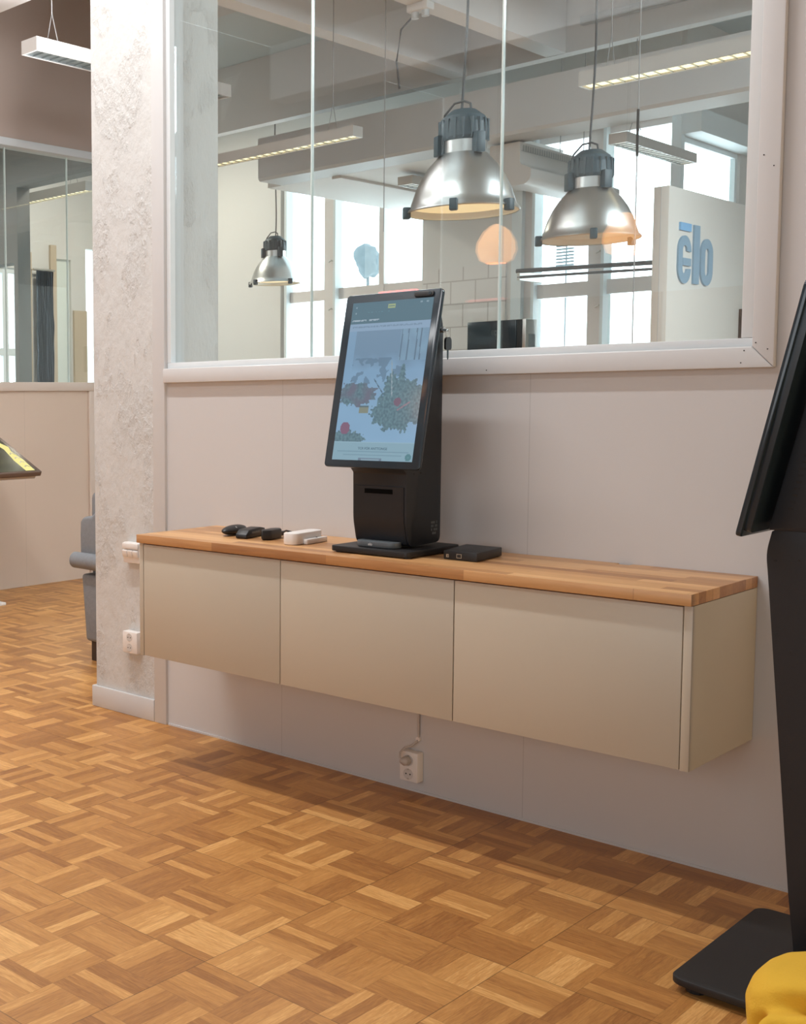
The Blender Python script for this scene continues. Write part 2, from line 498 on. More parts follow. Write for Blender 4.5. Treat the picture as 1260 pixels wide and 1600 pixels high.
# wall with the big interior window, y = 0 plane
m = MB()
m.box(-1.631, 4.2, 0.0, 0.12, 0.0, 1.385)
m.box(0.585, 4.2, 0.0, 0.12, 1.385, CH)
struct(m.build('wall_back', wall_m), 'pale painted board wall below and right of the interior window', 'wall')
struct(box('trim_1', trim_m, -1.631, -1.566, -0.012, 0.10, 0.0, CH, bevel=0.002), 'upright white board between plaster column and interior window', 'trim')
m = MB()
# column, gently uneven
m.box(-1.985, -1.6345, 0.0, 0.375, 0.0, CH)
struct(m.build('wall_column', plaster), 'rough white plastered concrete column left of the interior window', 'column')
m = MB().prism([(-2.0, -0.014), (-1.6325, -0.014), (-1.6325, -0.0005), (-1.9865, -0.0005), (-1.9865, 0.376), (-2.0, 0.376)], 2, 0.0, 0.088).bevel(0.0025)
struct(m.build('baseboard_column', trim_m, smooth=True), 'white baseboard around the foot of the plaster column', 'baseboard')
struct(box('baseboard_back', trim_m, -1.562, 4.2, -0.005, -0.0003, 0.0, 0.007), 'thin pale sealing strip where wall meets parquet', 'baseboard')
m = MB().prism([(-1.6325, 0.0), (-1.567, 0.0), (-1.567, 0.03), (-1.6325, 0.03)], 2, 0.001, 0.002)
m.bm.free()

# interior window: casing, beads, panes
w1 = bpy.data.objects.new('window_1', None); COL.objects.link(w1); w1.location = (-0.5, 0.03, 1.35)
struct(w1, 'large interior window of three frameless glass panes above the cabinet', 'window')
def cpoly(pts, y0, y1, name, mat, bev=0.003):
    m = MB().prism(pts, 1, y0, y1).bevel(bev)
    return m.build(name, mat, w1, smooth=True)
cpoly([(-1.5655, 1.3486), (0.5892, 1.3486), (0.5374, 1.4029), (-1.5655, 1.4029)], -0.022, 0.0, 'casing', trim_m)
cpoly([(0.5897, 1.3491), (0.5892, CH), (0.5374, CH), (0.5379, 1.4034)], -0.022, 0.0, 'casing', trim_m)
box('window_sill', trim_m, -1.5655, 0.5374, -0.018, 0.09, 1.387, 1.4035, w1, 0.001)
box('glazing_bead', bead_m, -1.5655, 0.5374, 0.004, 0.03, 1.4035, 1.4260, w1, 0.002)
box('glazing_bead', bead_m, -1.5655, -1.546, 0.004, 0.03, 1.4265, CH, w1)
box('glazing_bead', bead_m, 0.502, 0.5374, 0.004, 0.03, 1.4265, CH, w1, 0.002)
for k, (a, b_) in enumerate(((-1.548, -0.9015), (-0.8985, -0.1965), (-0.1935, 0.504))):
    box('glass_pane', glass, a, b_, 0.033, 0.043, 1.40, CH, w1)
for xj in (-0.900, -0.195):
    box('pane_joint', glass_edge_m, xj - 0.0022, xj + 0.0022, 0.0322, 0.0438, 1.40, CH, w1)
for x, z in ((0.575, 1.395), (0.547, 1.412), (0.52, 1.393), (0.513, 1.362), (-0.2, 1.362), (0.575, 1.85), (0.551, 1.88)):
    MB().tube([(x, -0.0228, z), (x, -0.0218, z)], 0.0017, 8).build('nail_head', hole_m, w1)

# near ceiling with downstand beams (seen mirrored in the glass)
m = MB().box(-4.75, 4.2, -7.0, 0.0, CH, CH + 0.1).box(-4.75, -1.985, 0.0, 3.6, CH, CH + 0.1)
struct(m.build('ceiling', near_ceil_m), 'pale near ceiling above the parquet room', 'ceiling')
m = MB().box(-4.74, -2.0, 0.75, 1.195, 3.6, CH - 0.002)
struct(m.build('trim_2', rib_m), 'pale ceiling beam crossing the left bay', 'beam')
m = MB()
for y in (-1.9, -4.4):
    m.box(-4.74, 4.19, y - 0.22, y, 3.72, CH - 0.002)
struct(m.build('trim_3', near_ceil_m), 'ceiling beams over the near room', 'beam')
m = MB().box(-4.75, 4.2, -7.1, -7.0, 0.0, CH)
struct(m.build('wall_behind', near_ceil_m), 'pale wall behind the camera', 'wall')
m = MB()
for x in (-4.4, -2.6, -0.8, 1.0, 2.8):
    m.box(x, x + 1.76, -6.998, -6.96, 0.02, 2.15)
struct(m.build('trim_4', wood_panel_m), 'brown wood panelling on the wall behind the camera', 'panelling')
struct(box('wall_right', near_ceil_m, 4.2, 4.3, -7.0, 3.6, 0.0, CH), 'pale right wall', 'wall')

# left partition x = -4.752
XL = -4.752
m = MB().box(XL - 0.1, XL, -7.0, 3.6, 0.0, 1.36)
struct(m.build('wall_left', wall_left_m), 'pinkish beige lower partition wall on the left', 'wall')
m = MB().box(XL - 0.1, XL, -7.0, 3.6, 3.05, CH).box(XL - 0.1, XL, -7.0, -1.2, 1.36, 3.05)
struct(m.build('wall_left_upper', bulk_m), 'wall above the left glazing, coloured dark for its shade', 'wall')
w2 = bpy.data.objects.new('window_2', None); COL.objects.link(w2); w2.location = (XL, 1.5, 1.36)
struct(w2, 'interior glazing in the left partition wall', 'window')
box('casing', trim_left_m, XL - 0.1, XL + 0.018, -1.2, 2.51, 1.356, 1.418, w2, 0.003)
box('casing', trim_left_m, XL, XL + 0.018, 2.449, 2.51, 0.0, 1.355, w2, 0.003)
box('window_frame', duct_m, XL - 0.1, XL + 0.012, -1.2, 3.58, 3.0, 3.052, w2, 0.003)
for a, b_ in ((-1.2, 1.02), (1.025, 1.757), (1.761, 2.314), (2.318, 3.58)):
    box('glass_pane', glass, XL - 0.06, XL - 0.05, a, b_, 1.41, 3.01, w2)
for yj in (1.759, 2.316):
    box('pane_joint', glass_edge_m, XL - 0.062, XL - 0.048, yj - 0.003, yj + 0.003, 1.41, 3.01, w2)

# ------------------------------------------------------------------ far room behind the big window
YF = 6.2
m = MB().box(-9.0, 4.2, 3.6, 6.6, -0.06, 0.0).box(-9.0, -4.76, -1.5, 3.6, -0.06, 0.0).box(-2.17, 4.2, 6.6, 9.2, -0.06, 0.0)
struct(m.build('floor_far', floor_far_m), 'floor of the office rooms behind the glass', 'floor')
m = MB().box(-1.98, 4.2, 0.0, 3.6, CH, CH + 0.1).box(-9.0, 4.2, 3.6, 9.2, CH, CH + 0.1).box(-9.0, -4.76, -1.5, 3.6, CH, CH + 0.1)
struct(m.build('ceiling_far', far_ceil_m), 'grey concrete ceiling of the room behind the glass', 'ceiling')
m = MB().box(-6.2, 4.19, 4.655, 4.75, 3.6, CH - 0.002)
struct(m.build('trim_5', rib_m), 'long pale ceiling rib beyond the glass', 'beam')
for n_, (a, b_) in enumerate(((-3.18, -3.06), (-2.46, -2.32), (-0.9, -0.78), (0.7, 0.82))):
    m = MB().box(a, b_, 0.13 if a > -1.6 else 0.4, 4.652, 3.602, CH - 0.002)
    struct(m.build('trim_%d' % (6 + n_), rib_m), 'pale ceiling rib running away from the glass', 'beam')
# facade wall with window openings
def wall_holes(name, mat, axis, plane0, plane1, a0, a1, z0, z1, holes, label):
    """wall slab; holes = list of (a0,a1,z0,z1)"""
    m = MB()
    def bx(p, q, r, s):
        if q - p < 1e-4 or s - r < 1e-4: return
        if axis == 1: m.box(p, q, plane0, plane1, r, s)
        else: m.box(plane0, plane1, p, q, r, s)
    cur = a0
    for (ha, hb, hz0, hz1) in sorted(holes):
        bx(cur, ha, z0, z1)
        bx(ha, hb, z0, hz0); bx(ha, hb, hz1, z1)
        cur = hb
    bx(cur, a1, z0, z1)
    return struct(m.build(name, mat), label, 'wall')
wall_holes('wall_facade', far_wall_m, 1, YF, YF + 0.25, -9.0, -2.20, 0, CH,
           [(-6.02, -4.40, 1.15, 3.75), (-3.54, -2.20, 1.15, 3.41)], 'white outer wall with tall windows behind the glass')
wall_holes('wall_facade_side', far_wall_m, 0, -2.235, -2.17, 6.251, 9.2, 0, CH,
           [(6.26, 7.36, 1.15, 3.25)], 'white outer wall return with a window on the far right')
struct(box('wall_far_end', far_wall_m, -2.17, 4.2, 9.2, 9.3, 0, CH), 'far end wall', 'wall')
struct(box('wall_far_right', far_wall_m, 4.2, 4.3, 3.6, 9.2, 0, CH), 'right wall of the far room', 'wall')
wall_holes('wall_far_left', far_wall_m, 0, -8.6, -8.5, -1.5, 6.2, 0, CH,
           [(3.9, 4.81, 1.2, 2.72), (5.35, 5.58, 0.9, 2.86), (5.80, 5.98, 0.9, 3.0)], 'left end wall of the office behind')
struct(box('wall_far_front', far_wall_m, -9.0, -4.86, -1.6, -1.5, 0, CH), 'front wall of the office behind', 'wall')
# header + jamb of an opening behind the left glazing
m = MB().box(-8.49, -4.86, 3.6, 3.75, 3.235, CH - 0.003).box(-7.03, -6.975, 3.6, 3.75, 0.0, 3.235)
m.box(-8.49, -7.03, 3.6, 3.75, 2.56, 3.235)
struct(m.build('wall_office', dark_grey_m), 'dark grey frame around the office opening behind left glazing', 'wall')
# duct beam and soffit
m = MB().prism([(4.10, 3.02), (4.12, 3.0), (4.40, 3.0), (4.40, 3.33), (4.10, 3.33)], 0, -4.55, 4.19)
struct(m.build('trim_10', duct_m), 'boxed grey duct crossing the far room under the ceiling', 'duct')
m = MB().box(-4.70, -3.10, 4.402, YF, 3.0, 3.28).box(-4.06, -3.98, 4.402, YF - 0.005, 2.98, 3.0)
struct(m.build('trim_11', far_wall_m), 'lowered white soffit beside the tall windows', 'soffit')
m = MB().box(-3.06, -2.0, 6.05, YF, 3.41, 3.62).box(-2.17, -2.03, YF, 9.19, 3.25, 3.42)
struct(m.build('trim_13', jamb_m), 'pale lintel over the right windows', 'lintel')

# outer windows (frames + panes)
def frame_window(n, holes, x0, x1, z0, z1, y, verts_, hz, label, blue=()):
    w = bpy.data.objects.new('window_%d' % n, None); COL.objects.link(w); w.location = ((x0 + x1) / 2, y, z0)
    struct(w, label, 'window')
    m = MB()
    m.box(x0, x1, y, y + 0.07, z0, z0 + 0.05).box(x0, x1, y, y + 0.07, z1 - 0.05, z1)
    for a, b_ in verts_: m.box(a, b_, y - 0.004, y + 0.075, z0 + 0.05, z1 - 0.05)
    for a, b_ in hz: m.box(x0, x1, y + 0.004, y + 0.066, a, b_)
    m.build('window_frame', frame_win_m, w)
    if blue:
        m = MB()
        for a, b_ in blue: m.box(a, b_, y - 0.06, y + 0.08, z0, z1)
        m.build('window_jamb', jamb_m, w)
    box('window_sill', frame_win_m, x0 - 0.05, x1 + 0.03, y - 0.14, y + 0.005, z0 - 0.03, z0, w)
    MB().box(x0, x1, y + 0.03, y + 0.036, z0, z1).build('glass_pane', glass, w)
    for xh, zh in ((-5.45, 2.14), (-5.45, 2.60), (-2.82, 2.43), (-2.82, 2.0)):
        if x0 < xh < x1:
            MB().tube([(xh, y - 0.03, zh), (xh + 0.035, y - 0.045, zh + 0.01), (xh + 0.06, y - 0.03, zh)], 0.008, 8).build('window_latch', metal_m, w)
    return w
frame_window(3, None, -6.02, -4.40, 1.15, 3.75, YF + 0.06, [(-6.02, -5.965), (-5.525, -5.375), (-4.90, -4.845)], [(2.24, 2.345)],
             'left tall outer window with casement frames and transom', blue=[(-5.975, -5.945), (-5.38, -5.355)])
frame_window(4, None, -3.54, -2.20, 1.15, 3.41, YF + 0.06, [(-3.45, -3.36), (-2.90, -2.77), (-2.255, -2.20)], [(2.10, 2.215)],
             'right outer window with casement frames, behind the dark rail', blue=[(-3.54, -3.45), (-3.36, -3.335), (-2.77, -2.745)])
w = bpy.data.objects.new('window_5', None); COL.objects.link(w); w.location = (-2.25, 6.9, 1.15)
struct(w, 'side window on the far right, behind the white sign', 'window')
m = MB().box(-2.23, -2.19, 6.262, 6.285, 1.15, 3.25).box(-2.23, -2.19, 7.31, 7.358, 1.15, 3.25).box(-2.23, -2.19, 6.285, 7.31, 3.21, 3.25).box(-2.23, -2.19, 6.285, 7.31, 1.15, 1.2)
m.build('window_frame', jamb_m, w)
box('glass_pane', glass, -2.215, -2.21, 6.285, 7.31, 1.2, 3.21, w)
box('window_post', jamb_m, -2.24, -2.168, 6.19, 6.25, 1.1, 3.42, w)
w = bpy.data.objects.new('window_6', None); COL.objects.link(w); w.location = (-8.55, 4.4, 1.2)
struct(w, 'small window in the office seen through the left glazing', 'window')
m = MB().box(-8.57, -8.52, 3.9, 4.81, 1.2, 1.25).box(-8.57, -8.52, 3.9, 4.81, 2.66, 2.72).box(-8.57, -8.52, 4.62, 4.70, 1.25, 2.66).box(-8.57, -8.52, 3.9, 4.62, 1.78, 1.86).box(-8.57, -8.52, 4.70, 4.81, 1.78, 1.86)
m.build('window_frame', jamb_m, w)
box('glass_pane', glass, -8.56, -8.555, 3.9, 4.81, 1.25, 2.66, w)
w = bpy.data.objects.new('window_7', None); COL.objects.link(w); w.location = (-8.55, 5.6, 0.9)
struct(w, 'narrow office window with pale blind beside the foil curtain', 'window')
box('blind', blind_m, -8.54, -8.53, 5.352, 5.578, 0.9, 2.86, w)
box('glass_pane', glass, -8.56, -8.555, 5.80, 5.98, 0.9, 3.0, w)

# tiled splashback on the pier between the windows
tm, tnt, tb = base_mat('pale_wall_tiles')
tbr = tnt.nodes.new('ShaderNodeTexBrick'); tbr.offset = 0.5
tbr.inputs['Color1'].default_value = (0.70, 0.68, 0.66, 1); tbr.inputs['Color2'].default_value = (0.72, 0.70, 0.68, 1)
tbr.inputs['Mortar'].default_value = (0.50, 0.47, 0.45, 1); tbr.inputs['Scale'].default_value = 1.0
tbr.inputs['Mortar Size'].default_value = 0.006; tbr.inputs['Brick Width'].default_value = 0.24; tbr.inputs['Row Height'].default_value = 0.2
ttc = tnt.nodes.new('ShaderNodeTexCoord'); tmp_ = tnt.nodes.new('ShaderNodeMapping'); tmp_.inputs['Rotation'].default_value = (math.radians(-90), 0, 0)
tnt.links.new(ttc.outputs['Object'], tmp_.inputs[0]); tnt.links.new(tmp_.outputs[0], tbr.inputs['Vector']); tnt.links.new(tbr.outputs['Color'], tb.inputs['Base Color'])
tb.inputs['Roughness'].default_value = 0.3
tag(MB().box(-4.38, -3.58, 6.185, 6.199, 0.9, 2.42).build('tiled_panel', tm), 'pale tiled splashback on the pier between the two tall windows', 'tiles')
# outdoors: hazy house and tree
h = box('house', ext_pale_m, -17.0, -9.8, 18.0, 22.0, -1.0, 9.5)
tag(h, 'pale hazy building outside the tall windows', 'building')
t = thing('tree', 'pale hazy round tree outside the left window', 'tree', (-8.48, 11.2, -1.0))
m = MB(); bmesh.ops.create_icosphere(m.bm, subdivisions=4, radius=0.21)
for v in m.bm.verts:
    d = 1 + 0.35 * noise.noise(v.co * 6) + 0.12 * noise.noise(v.co * 17)
    v.co = Vector((v.co.x * d * 0.85, v.co.y * d * 0.85, v.co.z * d * 1.1)) + Vector((-8.48, 11.2, 3.24))
m.build('foliage', leaf_m, t, smooth=True)
MB().tube([(-8.48, 11.2, -1.0), (-8.48, 11.2, 3.15)], [0.05, 0.02]).build('trunk', leaf_m, t)
t = thing('louvre_panel', 'small pale slatted louvre on a post outside the right window', 'vent', (-4.47, 9.0, -1))
for k in range(9):
    MB().box(-4.565, -4.375, 9.0, 9.03, 2.66 + k * 0.034, 2.676 + k * 0.034).build('slat', leaf_m, t)
box('post', leaf_m, -4.475, -4.465, 9.035, 9.05, -1, 2.96, t)
t = thing('neighbour_house', 'grey house with white window bands outside the far left office window', 'building', (-12, 5.5, -1))
box('wall', bluegrey_m, -13.5, -12, 2.0, 7.2, -1, 2.95, t)
for z in (1.4, 2.0):
    box('cornice', leaf_m, -12.0, -11.94, 2.0, 7.2, z, z + 0.08, t)

# ================================================================== FLOATING CABINETS
def cabinet(x0, x1, label, left_cover=None, right_cover=None):
    t = thing('wall_cabinet', label, 'cabinet', ((x0 + x1) / 2, -0.2, 0.3832), group='floating wall cabinets under the oak worktop')
    m = MB()
    m.box(x0 + 0.001, x1 - 0.001, -0.388, -0.001, 0.3845, 0.776)
    m.build('cabinet_body', front_m, t)
    box('door', front_m, x0 + 0.0015, x1 - 0.0015, -0.408, -0.390, 0.3835, 0.779, t, 0.0012)
    for c in (left_cover, right_cover):
        if c: box('cover_panel', front_m, c[0], c[1], -0.4085, -0.001, 0.3822, 0.7825, t, 0.0008)
    return t
cabinet(-1.2854, -0.6743, 'leftmost beige cabinet, narrowest looking front beside the column', left_cover=(-1.3045, -1.2862))
cabinet(-0.6743, -0.0657, 'middle beige cabinet, its front directly under the tilted touchscreen')
cabinet(-0.0657, 0.5427, 'rightmost beige cabinet with the bare side panel nearest the black floor stand', right_cover=(0.5437, 0.5640))
# oak worktop with two cable notches
pts = [(-1.308, -0.4205), (0.5643, -0.4205), (0.5643, -0.0008), (0.242, -0.0008), (0.242, -0.022), (0.205, -0.022), (0.205, -0.0008),
       (-1.015, -0.0008), (-1.015, -0.012), (-1.045, -0.012), (-1.045, -0.0008), (-1.308, -0.0008)]
m = MB().prism(pts, 2, 0.7836, 0.8124).bevel(0.0015)
tag(m.build('worktop', oak, smooth=True), 'long oiled oak stave worktop lying on the three wall cabinets', 'worktop')
ZW = 0.8124

# ================================================================== KIOSK DISPLAY
def screen_color(u, v, px):
    """flat picture on the touchscreen: u left-right, v top-bottom, linear rgb"""
    def mixc(a, b, t):
        t = max(0, min(1, t)); return tuple(a[k] * (1 - t) + b[k] * t for k in range(3))
    n = lambda s, o=0.0: noise.noise(Vector((u * s + o, v * s * 1.6 + o * 2.1, o)))
    teal = (0.075, 0.155, 0.195)
    if v < 0.135:
        c = teal
        if 0.45 < u < 0.55 and 0.022 < v < 0.046 and not (0.465 < u < 0.535 and 0.03 < v < 0.036): c = (0.42, 0.50, 0.20)
        if 0.2 < u < 0.48 and 0.062 < v < 0.068 and n(60) > -0.1: c = (0.10, 0.24, 0.28)
        if (0.02 < u < 0.20 or 0.24 < u < 0.36) and 0.112 < v < 0.120 and n(90, 3) > -0.25: c = (0.42, 0.52, 0.60)
        for cx, cy in ((0.055, 0.03), (0.055, 0.07), (0.86, 0.02), (0.93, 0.022)):
            if abs(u - cx) < 0.012 and abs(v - cy) < 0.006: c = (0.25, 0.36, 0.42)
        return c
    if v < 0.185:
        c = (0.30, 0.43, 0.60)
        if 0.04 < u < 0.9 and 0.155 < v < 0.162 and n(80, 7) > -0.2: c = (0.20, 0.30, 0.42)
        return c
    if v > 0.885:
        c = (0.30, 0.47, 0.56)
        if v < 0.892 : c = (0.36, 0.55, 0.66)
        if 0.05 < u < 0.95 and 0.944 < v < 0.949: c = (0.20, 0.34, 0.42)
        if 0.14 < u < 0.86 and 0.961 < v < 0.966: c = (0.21, 0.35, 0.43)
        d = math.hypot((u - 0.945) * 0.6, v - 0.975)
        if d < 0.022: c = (0.09, 0.24, 0.26)
        if d < 0.006: c = (0.14, 0.32, 0.34)
        if 0.34 < u < 0.63 and v > 0.982: c = (0.17, 0.22, 0.29)
        if 0.37 < u < 0.60 and v > 0.992: c = (0.30, 0.42, 0.50)
        return c
    # winter photograph: snow, blurred lantern, fir wreaths
    snow = mixc((0.25, 0.42, 0.62), (0.30, 0.50, 0.72), (v - 0.4) * 2 + n(5) * 0.4)
    wallc = (0.19, 0.30, 0.43)
    c = mixc(wallc, snow, (v - 0.34 + 0.06 * n(6, 2)) * 9)
    if u < 0.1: c = mixc(c, snow, 0.8)
    if v < 0.38 and u > 0.66:
        c = mixc(c, (0.27, 0.44, 0.58), 0.45 + n(9, 4) * 0.5)
        for ux in (0.68, 0.76, 0.86, 0.91):
            if abs(u - ux - (v - 0.25) * 0.05) < 0.008: c = (0.13, 0.20, 0.28)
    if 0.36 < v < 0.52 and 0.1 < u < 0.75:
        k = n(9, 11) + 0.5 * n(22, 5)
        if k > 0.14: c = mixc(c, (0.12, 0.20, 0.29), 0.75)
    green = mixc((0.085, 0.15, 0.18), (0.15, 0.26, 0.29), 0.5 + n(40, 9) * 1.3)
    def blob(cx, cy, rx, ry, rough=0.35):
        a = math.atan2((v - cy) / ry, (u - cx) / rx)
        r = math.hypot((u - cx) / rx, (v - cy) / ry)
        return r < 1 + rough * noise.noise(Vector((math.cos(a) * 3.2 + cx * 9, math.sin(a) * 3.2, cy * 7))) + 0.22 * n(34, cx)
    if blob(0.20, 0.585, 0.24, 0.075): c = mixc(green, (0.16, 0.14, 0.19), 0.5 + n(10, 3))
    if blob(0.75, 0.68, 0.34, 0.125) or blob(0.82, 0.58, 0.23, 0.075) or blob(0.62, 0.54, 0.08, 0.085): c = green
    fx = abs(u - 0.745); fy = (v - 0.40) / 0.17
    if 0 < fy < 1 and fx < 0.012 + 0.085 * fy * (0.45 + 0.55 * ((fy * 7) % 1.0)): c = green
    if abs(u - (0.60 + (v - 0.4) * 0.25)) < 0.006 and 0.38 < v < 0.60: c = (0.34, 0.42, 0.46)
    if abs(u - (0.40 + (v - 0.49) * 1.45)) < 0.006 and 0.49 < v < 0.59: c = (0.07, 0.11, 0.14)
    if math.hypot(u - 0.73, (v - 0.635) * 1.7) < 0.045: c = (0.20, 0.085, 0.13)
    if abs((v - 0.665) + (u - 0.80) * 0.35) < 0.005 and 0.74 < u < 0.88: c = (0.33, 0.20, 0.24)
    if 0.265 < u < 0.385 and 0.658 < v < 0.705: c = (0.27, 0.27, 0.17) if v > 0.668 else (0.11, 0.15, 0.15)
    if blob(0.15, 0.865, 0.21, 0.055): c = green
    if v > 0.885 - 0.06 and u < 0.05: c = green
    if math.hypot(u - 0.115, (v - 0.80) * 1.6) < 0.062: c = (0.26, 0.085, 0.15)
    return c

screen_m = bpy.data.materials.new('lit_display_picture'); screen_m.use_nodes = True
_nt = screen_m.node_tree; _b = _nt.nodes['Principled BSDF']
_at = _nt.nodes.new('ShaderNodeAttribute'); _at.attribute_name = 'picture'
_b.inputs['Base Color'].default_value = (0.02, 0.02, 0.02, 1)
_b.inputs['Roughness'].default_value = 0.12
_nt.links.new(_at.outputs['Color'], _b.inputs['Emission Color'])
_b.inputs['Emission Strength'].default_value = 0.88
off_screen_m = plain('dark_glass_screen', (0.012, 0.014, 0.017), 0.08)

def text_mesh(name, body, size, mat, parent, loc, mtx, depth=0.0002):
    cu = bpy.data.curves.new(name, 'FONT'); cu.body = body; cu.size = size
    cu.align_x = 'CENTER'; cu.align_y = 'CENTER'; cu.extrude = depth
    tmp = bpy.data.objects.new('tmp', cu); COL.objects.link(tmp)
    bpy.context.view_layer.update()
    me = bpy.data.meshes.new_from_object(tmp.evaluated_get(bpy.context.evaluated_depsgraph_get()))
    bpy.data.objects.remove(tmp); bpy.data.curves.remove(cu)
    me.materials.clear(); me.materials.append(mat)
    me.transform(mtx)
    me.transform(Matrix.Translation(loc))
    o = bpy.data.objects.new(name, me); COL.objects.link(o); o.parent = parent
    return o

PW, PL = 0.336, 0.537        # panel width, length
tilt = math.atan2(0.115, 0.524)
# panel frame: local x across, v up along the tilted panel, n outwards (towards the viewer)
def panel_matrix(y0, z0):
    upv = Vector((0, math.sin(tilt), math.cos(tilt)))
    nv = Vector((0, -math.cos(tilt), math.sin(tilt)))
    X = Vector((1, 0, 0))
    M = Matrix(((X.x, upv.x, nv.x, 0), (X.y, upv.y, nv.y, y0), (X.z, upv.z, nv.z, z0), (0, 0, 0, 1)))
    return M

def display(root, y0, z0, lit):
    PM = panel_matrix(y0, z0)
    hw = PW / 2
    m = MB().prism(rrect(-hw, hw, 0, PL, 0.012), 2, -0.011, 0.0).bevel(0.0018)
    m.prism(rrect(-hw + 0.012, hw - 0.012, 0.012, PL - 0.012, 0.012), 2, -0.024, -0.0105)
    disp = m.xform(PM).build('display_housing', bezel_m, root, smooth=True, local=True)
    sx, s0, s1 = 0.141, 0.022, 0.511
    if lit:
        nx, ny = 110, 190
        bm = bmesh.new()
        grid = [[bm.verts.new((-sx + 2 * sx * i / nx, s0 + (s1 - s0) * j / ny, 0.0006)) for i in range(nx + 1)] for j in range(ny + 1)]
        cols = []
        for j in range(ny):
            for i in range(nx):
                bm.faces.new((grid[j][i], grid[j][i + 1], grid[j + 1][i + 1], grid[j + 1][i]))
                c_ = screen_color((i + 0.5) / nx, 1 - (j + 0.5) / ny, 0)
                cols.append(tuple(a_ * 0.72 + b_ * 0.28 for a_, b_ in zip(c_, (0.13, 0.24, 0.33))))
        bm.transform(PM)
        me = bpy.data.meshes.new('screen'); bm.to_mesh(me); bm.free()
        me.materials.append(screen_m)
        at = me.attributes.new('picture', 'FLOAT_COLOR', 'FACE')
        for k, c in enumerate(cols): at.data[k].color = (*c, 1)
        sc = bpy.data.objects.new('screen', me); COL.objects.link(sc); sc.parent = disp
        sc['label'] = 'lit touchscreen picture of fir wreaths in snow'
        txt = plain('screen_text_ink', (0.02, 0.03, 0.04), 0.5, emit=(0.05, 0.12, 0.17), estr=0.7)
        text_mesh('screen_title', 'TCR FÖR ANTTONGE', 0.0105, txt, disp, Vector((0, 0, 0)),
                  PM @ Matrix.Translation((0, s0 + 0.074 * (s1 - s0), 0.0009)))
    else:
        m = MB().prism(rrect(-sx, sx, s0, s1, 0.001), 2, 0.0002, 0.0008)
        m.xform(PM).build('screen', off_screen_m, disp, local=True)
    # status light, camera module
    m = MB().box(-0.058, 0.075, PL - 0.001, PL + 0.006, -0.020, -0.004).bevel(0.002)
    if lit:
        m.xform(PM).build('status_light', red_led_m, disp, smooth=True, local=True)['label'] = 'glowing red light strip'
        m = MB().prism(rrect(0.075, 0.140, 0.515, 0.531, 0.006), 2, 0.0, 0.004).bevel(0.001)
        cm = m.xform(PM).build('camera_module', black_m, disp, smooth=True, local=True)
        m = MB(); m.tube([(0.128, 0.523, 0.003), (0.128, 0.523, 0.0056)], 0.005, 14)
        m.xform(PM).build('lens', bezel_m, cm, local=True)
    else:
        m.xform(PM).build('top_cover', black_m, disp, smooth=True, local=True)
        # ventilation holes in the back of the housing
    return disp

def rounded_profile(pts, rads, n=5):
    out = []
    N_ = len(pts)
    for i in range(N_):
        p = Vector(pts[i]); a = Vector(pts[i - 1]); b = Vector(pts[(i + 1) % N_]); r = rads[i]
        if r <= 0: out.append(tuple(p)); continue
        da = (a - p).normalized(); db = (b - p).normalized()
        p0 = p + da * r; p1 = p + db * r
        for k in range(n + 1):
            t = k / n
            q = (1 - t) ** 2 * p0 + 2 * t * (1 - t) * p + t * t * p1
            out.append((q.x, q.y))
    return out

# ---- countertop kiosk on the worktop
kc = thing('countertop_kiosk', 'black countertop kiosk with lit tilted portrait touchscreen standing on the oak worktop', 'kiosk', (-0.392, -0.2, ZW))
m = MB().prism(rrect(-0.140, 0.137, -0.145, 0.140, 0.016), 2, 0.004, 0.0205).bevel(0.002)
m.build('base_plate', kiosk_base_m, kc, smooth=True, local=True)
for x in (-0.12, 0.12):
    for y in (-0.12, 0.12): MB().tube([(x, y, 0.0), (x, y, 0.0045)], 0.012, 14).build('rubber_foot', black_m, kc, local=True)
prof = rounded_profile([(-0.070, 0.026), (-0.088, 0.10), (-0.090, 0.245), (-0.108, 0.262), (0.000, 0.760), (0.062, 0.757), (0.098, 0.70), (0.095, 0.03)],
                       [0.02, 0.02, 0.004, 0.004, 0.005, 0.03, 0.04, 0.022])
m = MB().prism(prof, 0, -0.095, 0.093).bevel(0.006, 2, 0.9)
body = m.build('kiosk_body', kiosk_m, kc, smooth=True, local=True)
prof = rounded_profile([(-0.074, 0.034), (-0.0915, 0.10), (-0.0935, 0.205), (-0.08, 0.205), (-0.08, 0.10), (-0.066, 0.034)], [0, 0.02, 0, 0, 0.01, 0])
m = MB().prism(prof, 0, -0.088, 0.086)
m.build('front_cover', kiosk_m, kc, smooth=True, local=True)
box_l = MB().box(-0.050, 0.048, -0.0945, -0.092, 0.183, 0.197).build('printer_slot', slot_m, kc, local=True)
m = MB().tube([(-0.096, -0.03, 0.47), (-0.096, -0.03, 0.47)], 0.001, 4); m.bm.free()
for x, y, z in ((0.0935, -0.05, 0.243), (0.0935, -0.015, 0.245)):
    MB().tube([(x - 0.001, y, z), (x + 0.0008, y, z)], 0.0025, 10).build('screw', hole_m, kc, local=True)
m = MB()
for i in range(5):
    for j in range(4):
        if (i * 3 + j * 5) % 4: m.box(0.0930, 0.0936, 0.045 + i * 0.007, 0.050 + i * 0.007, 0.055 + j * 0.011, 0.062 + j * 0.011)
m.build('printed_label', pill_m, kc, local=True)
# reader at the foot with a tiny mark
m = MB()
ring = rrect(-0.072, 0.072, -0.118, -0.060, 0.0285)
m.prism(ring, 2, 0.022, 0.040).bevel(0.003)
pl = m.build('base_reader', pill_m, kc, smooth=True, local=True)
text_mesh('reader_mark', 'elo', 0.012, white_pl_m, pl, Vector((-0.012, -0.1184, 0.031)), Matrix.Rotation(math.pi / 2, 4, 'X'))
display(kc, -0.140, 0.262, True)
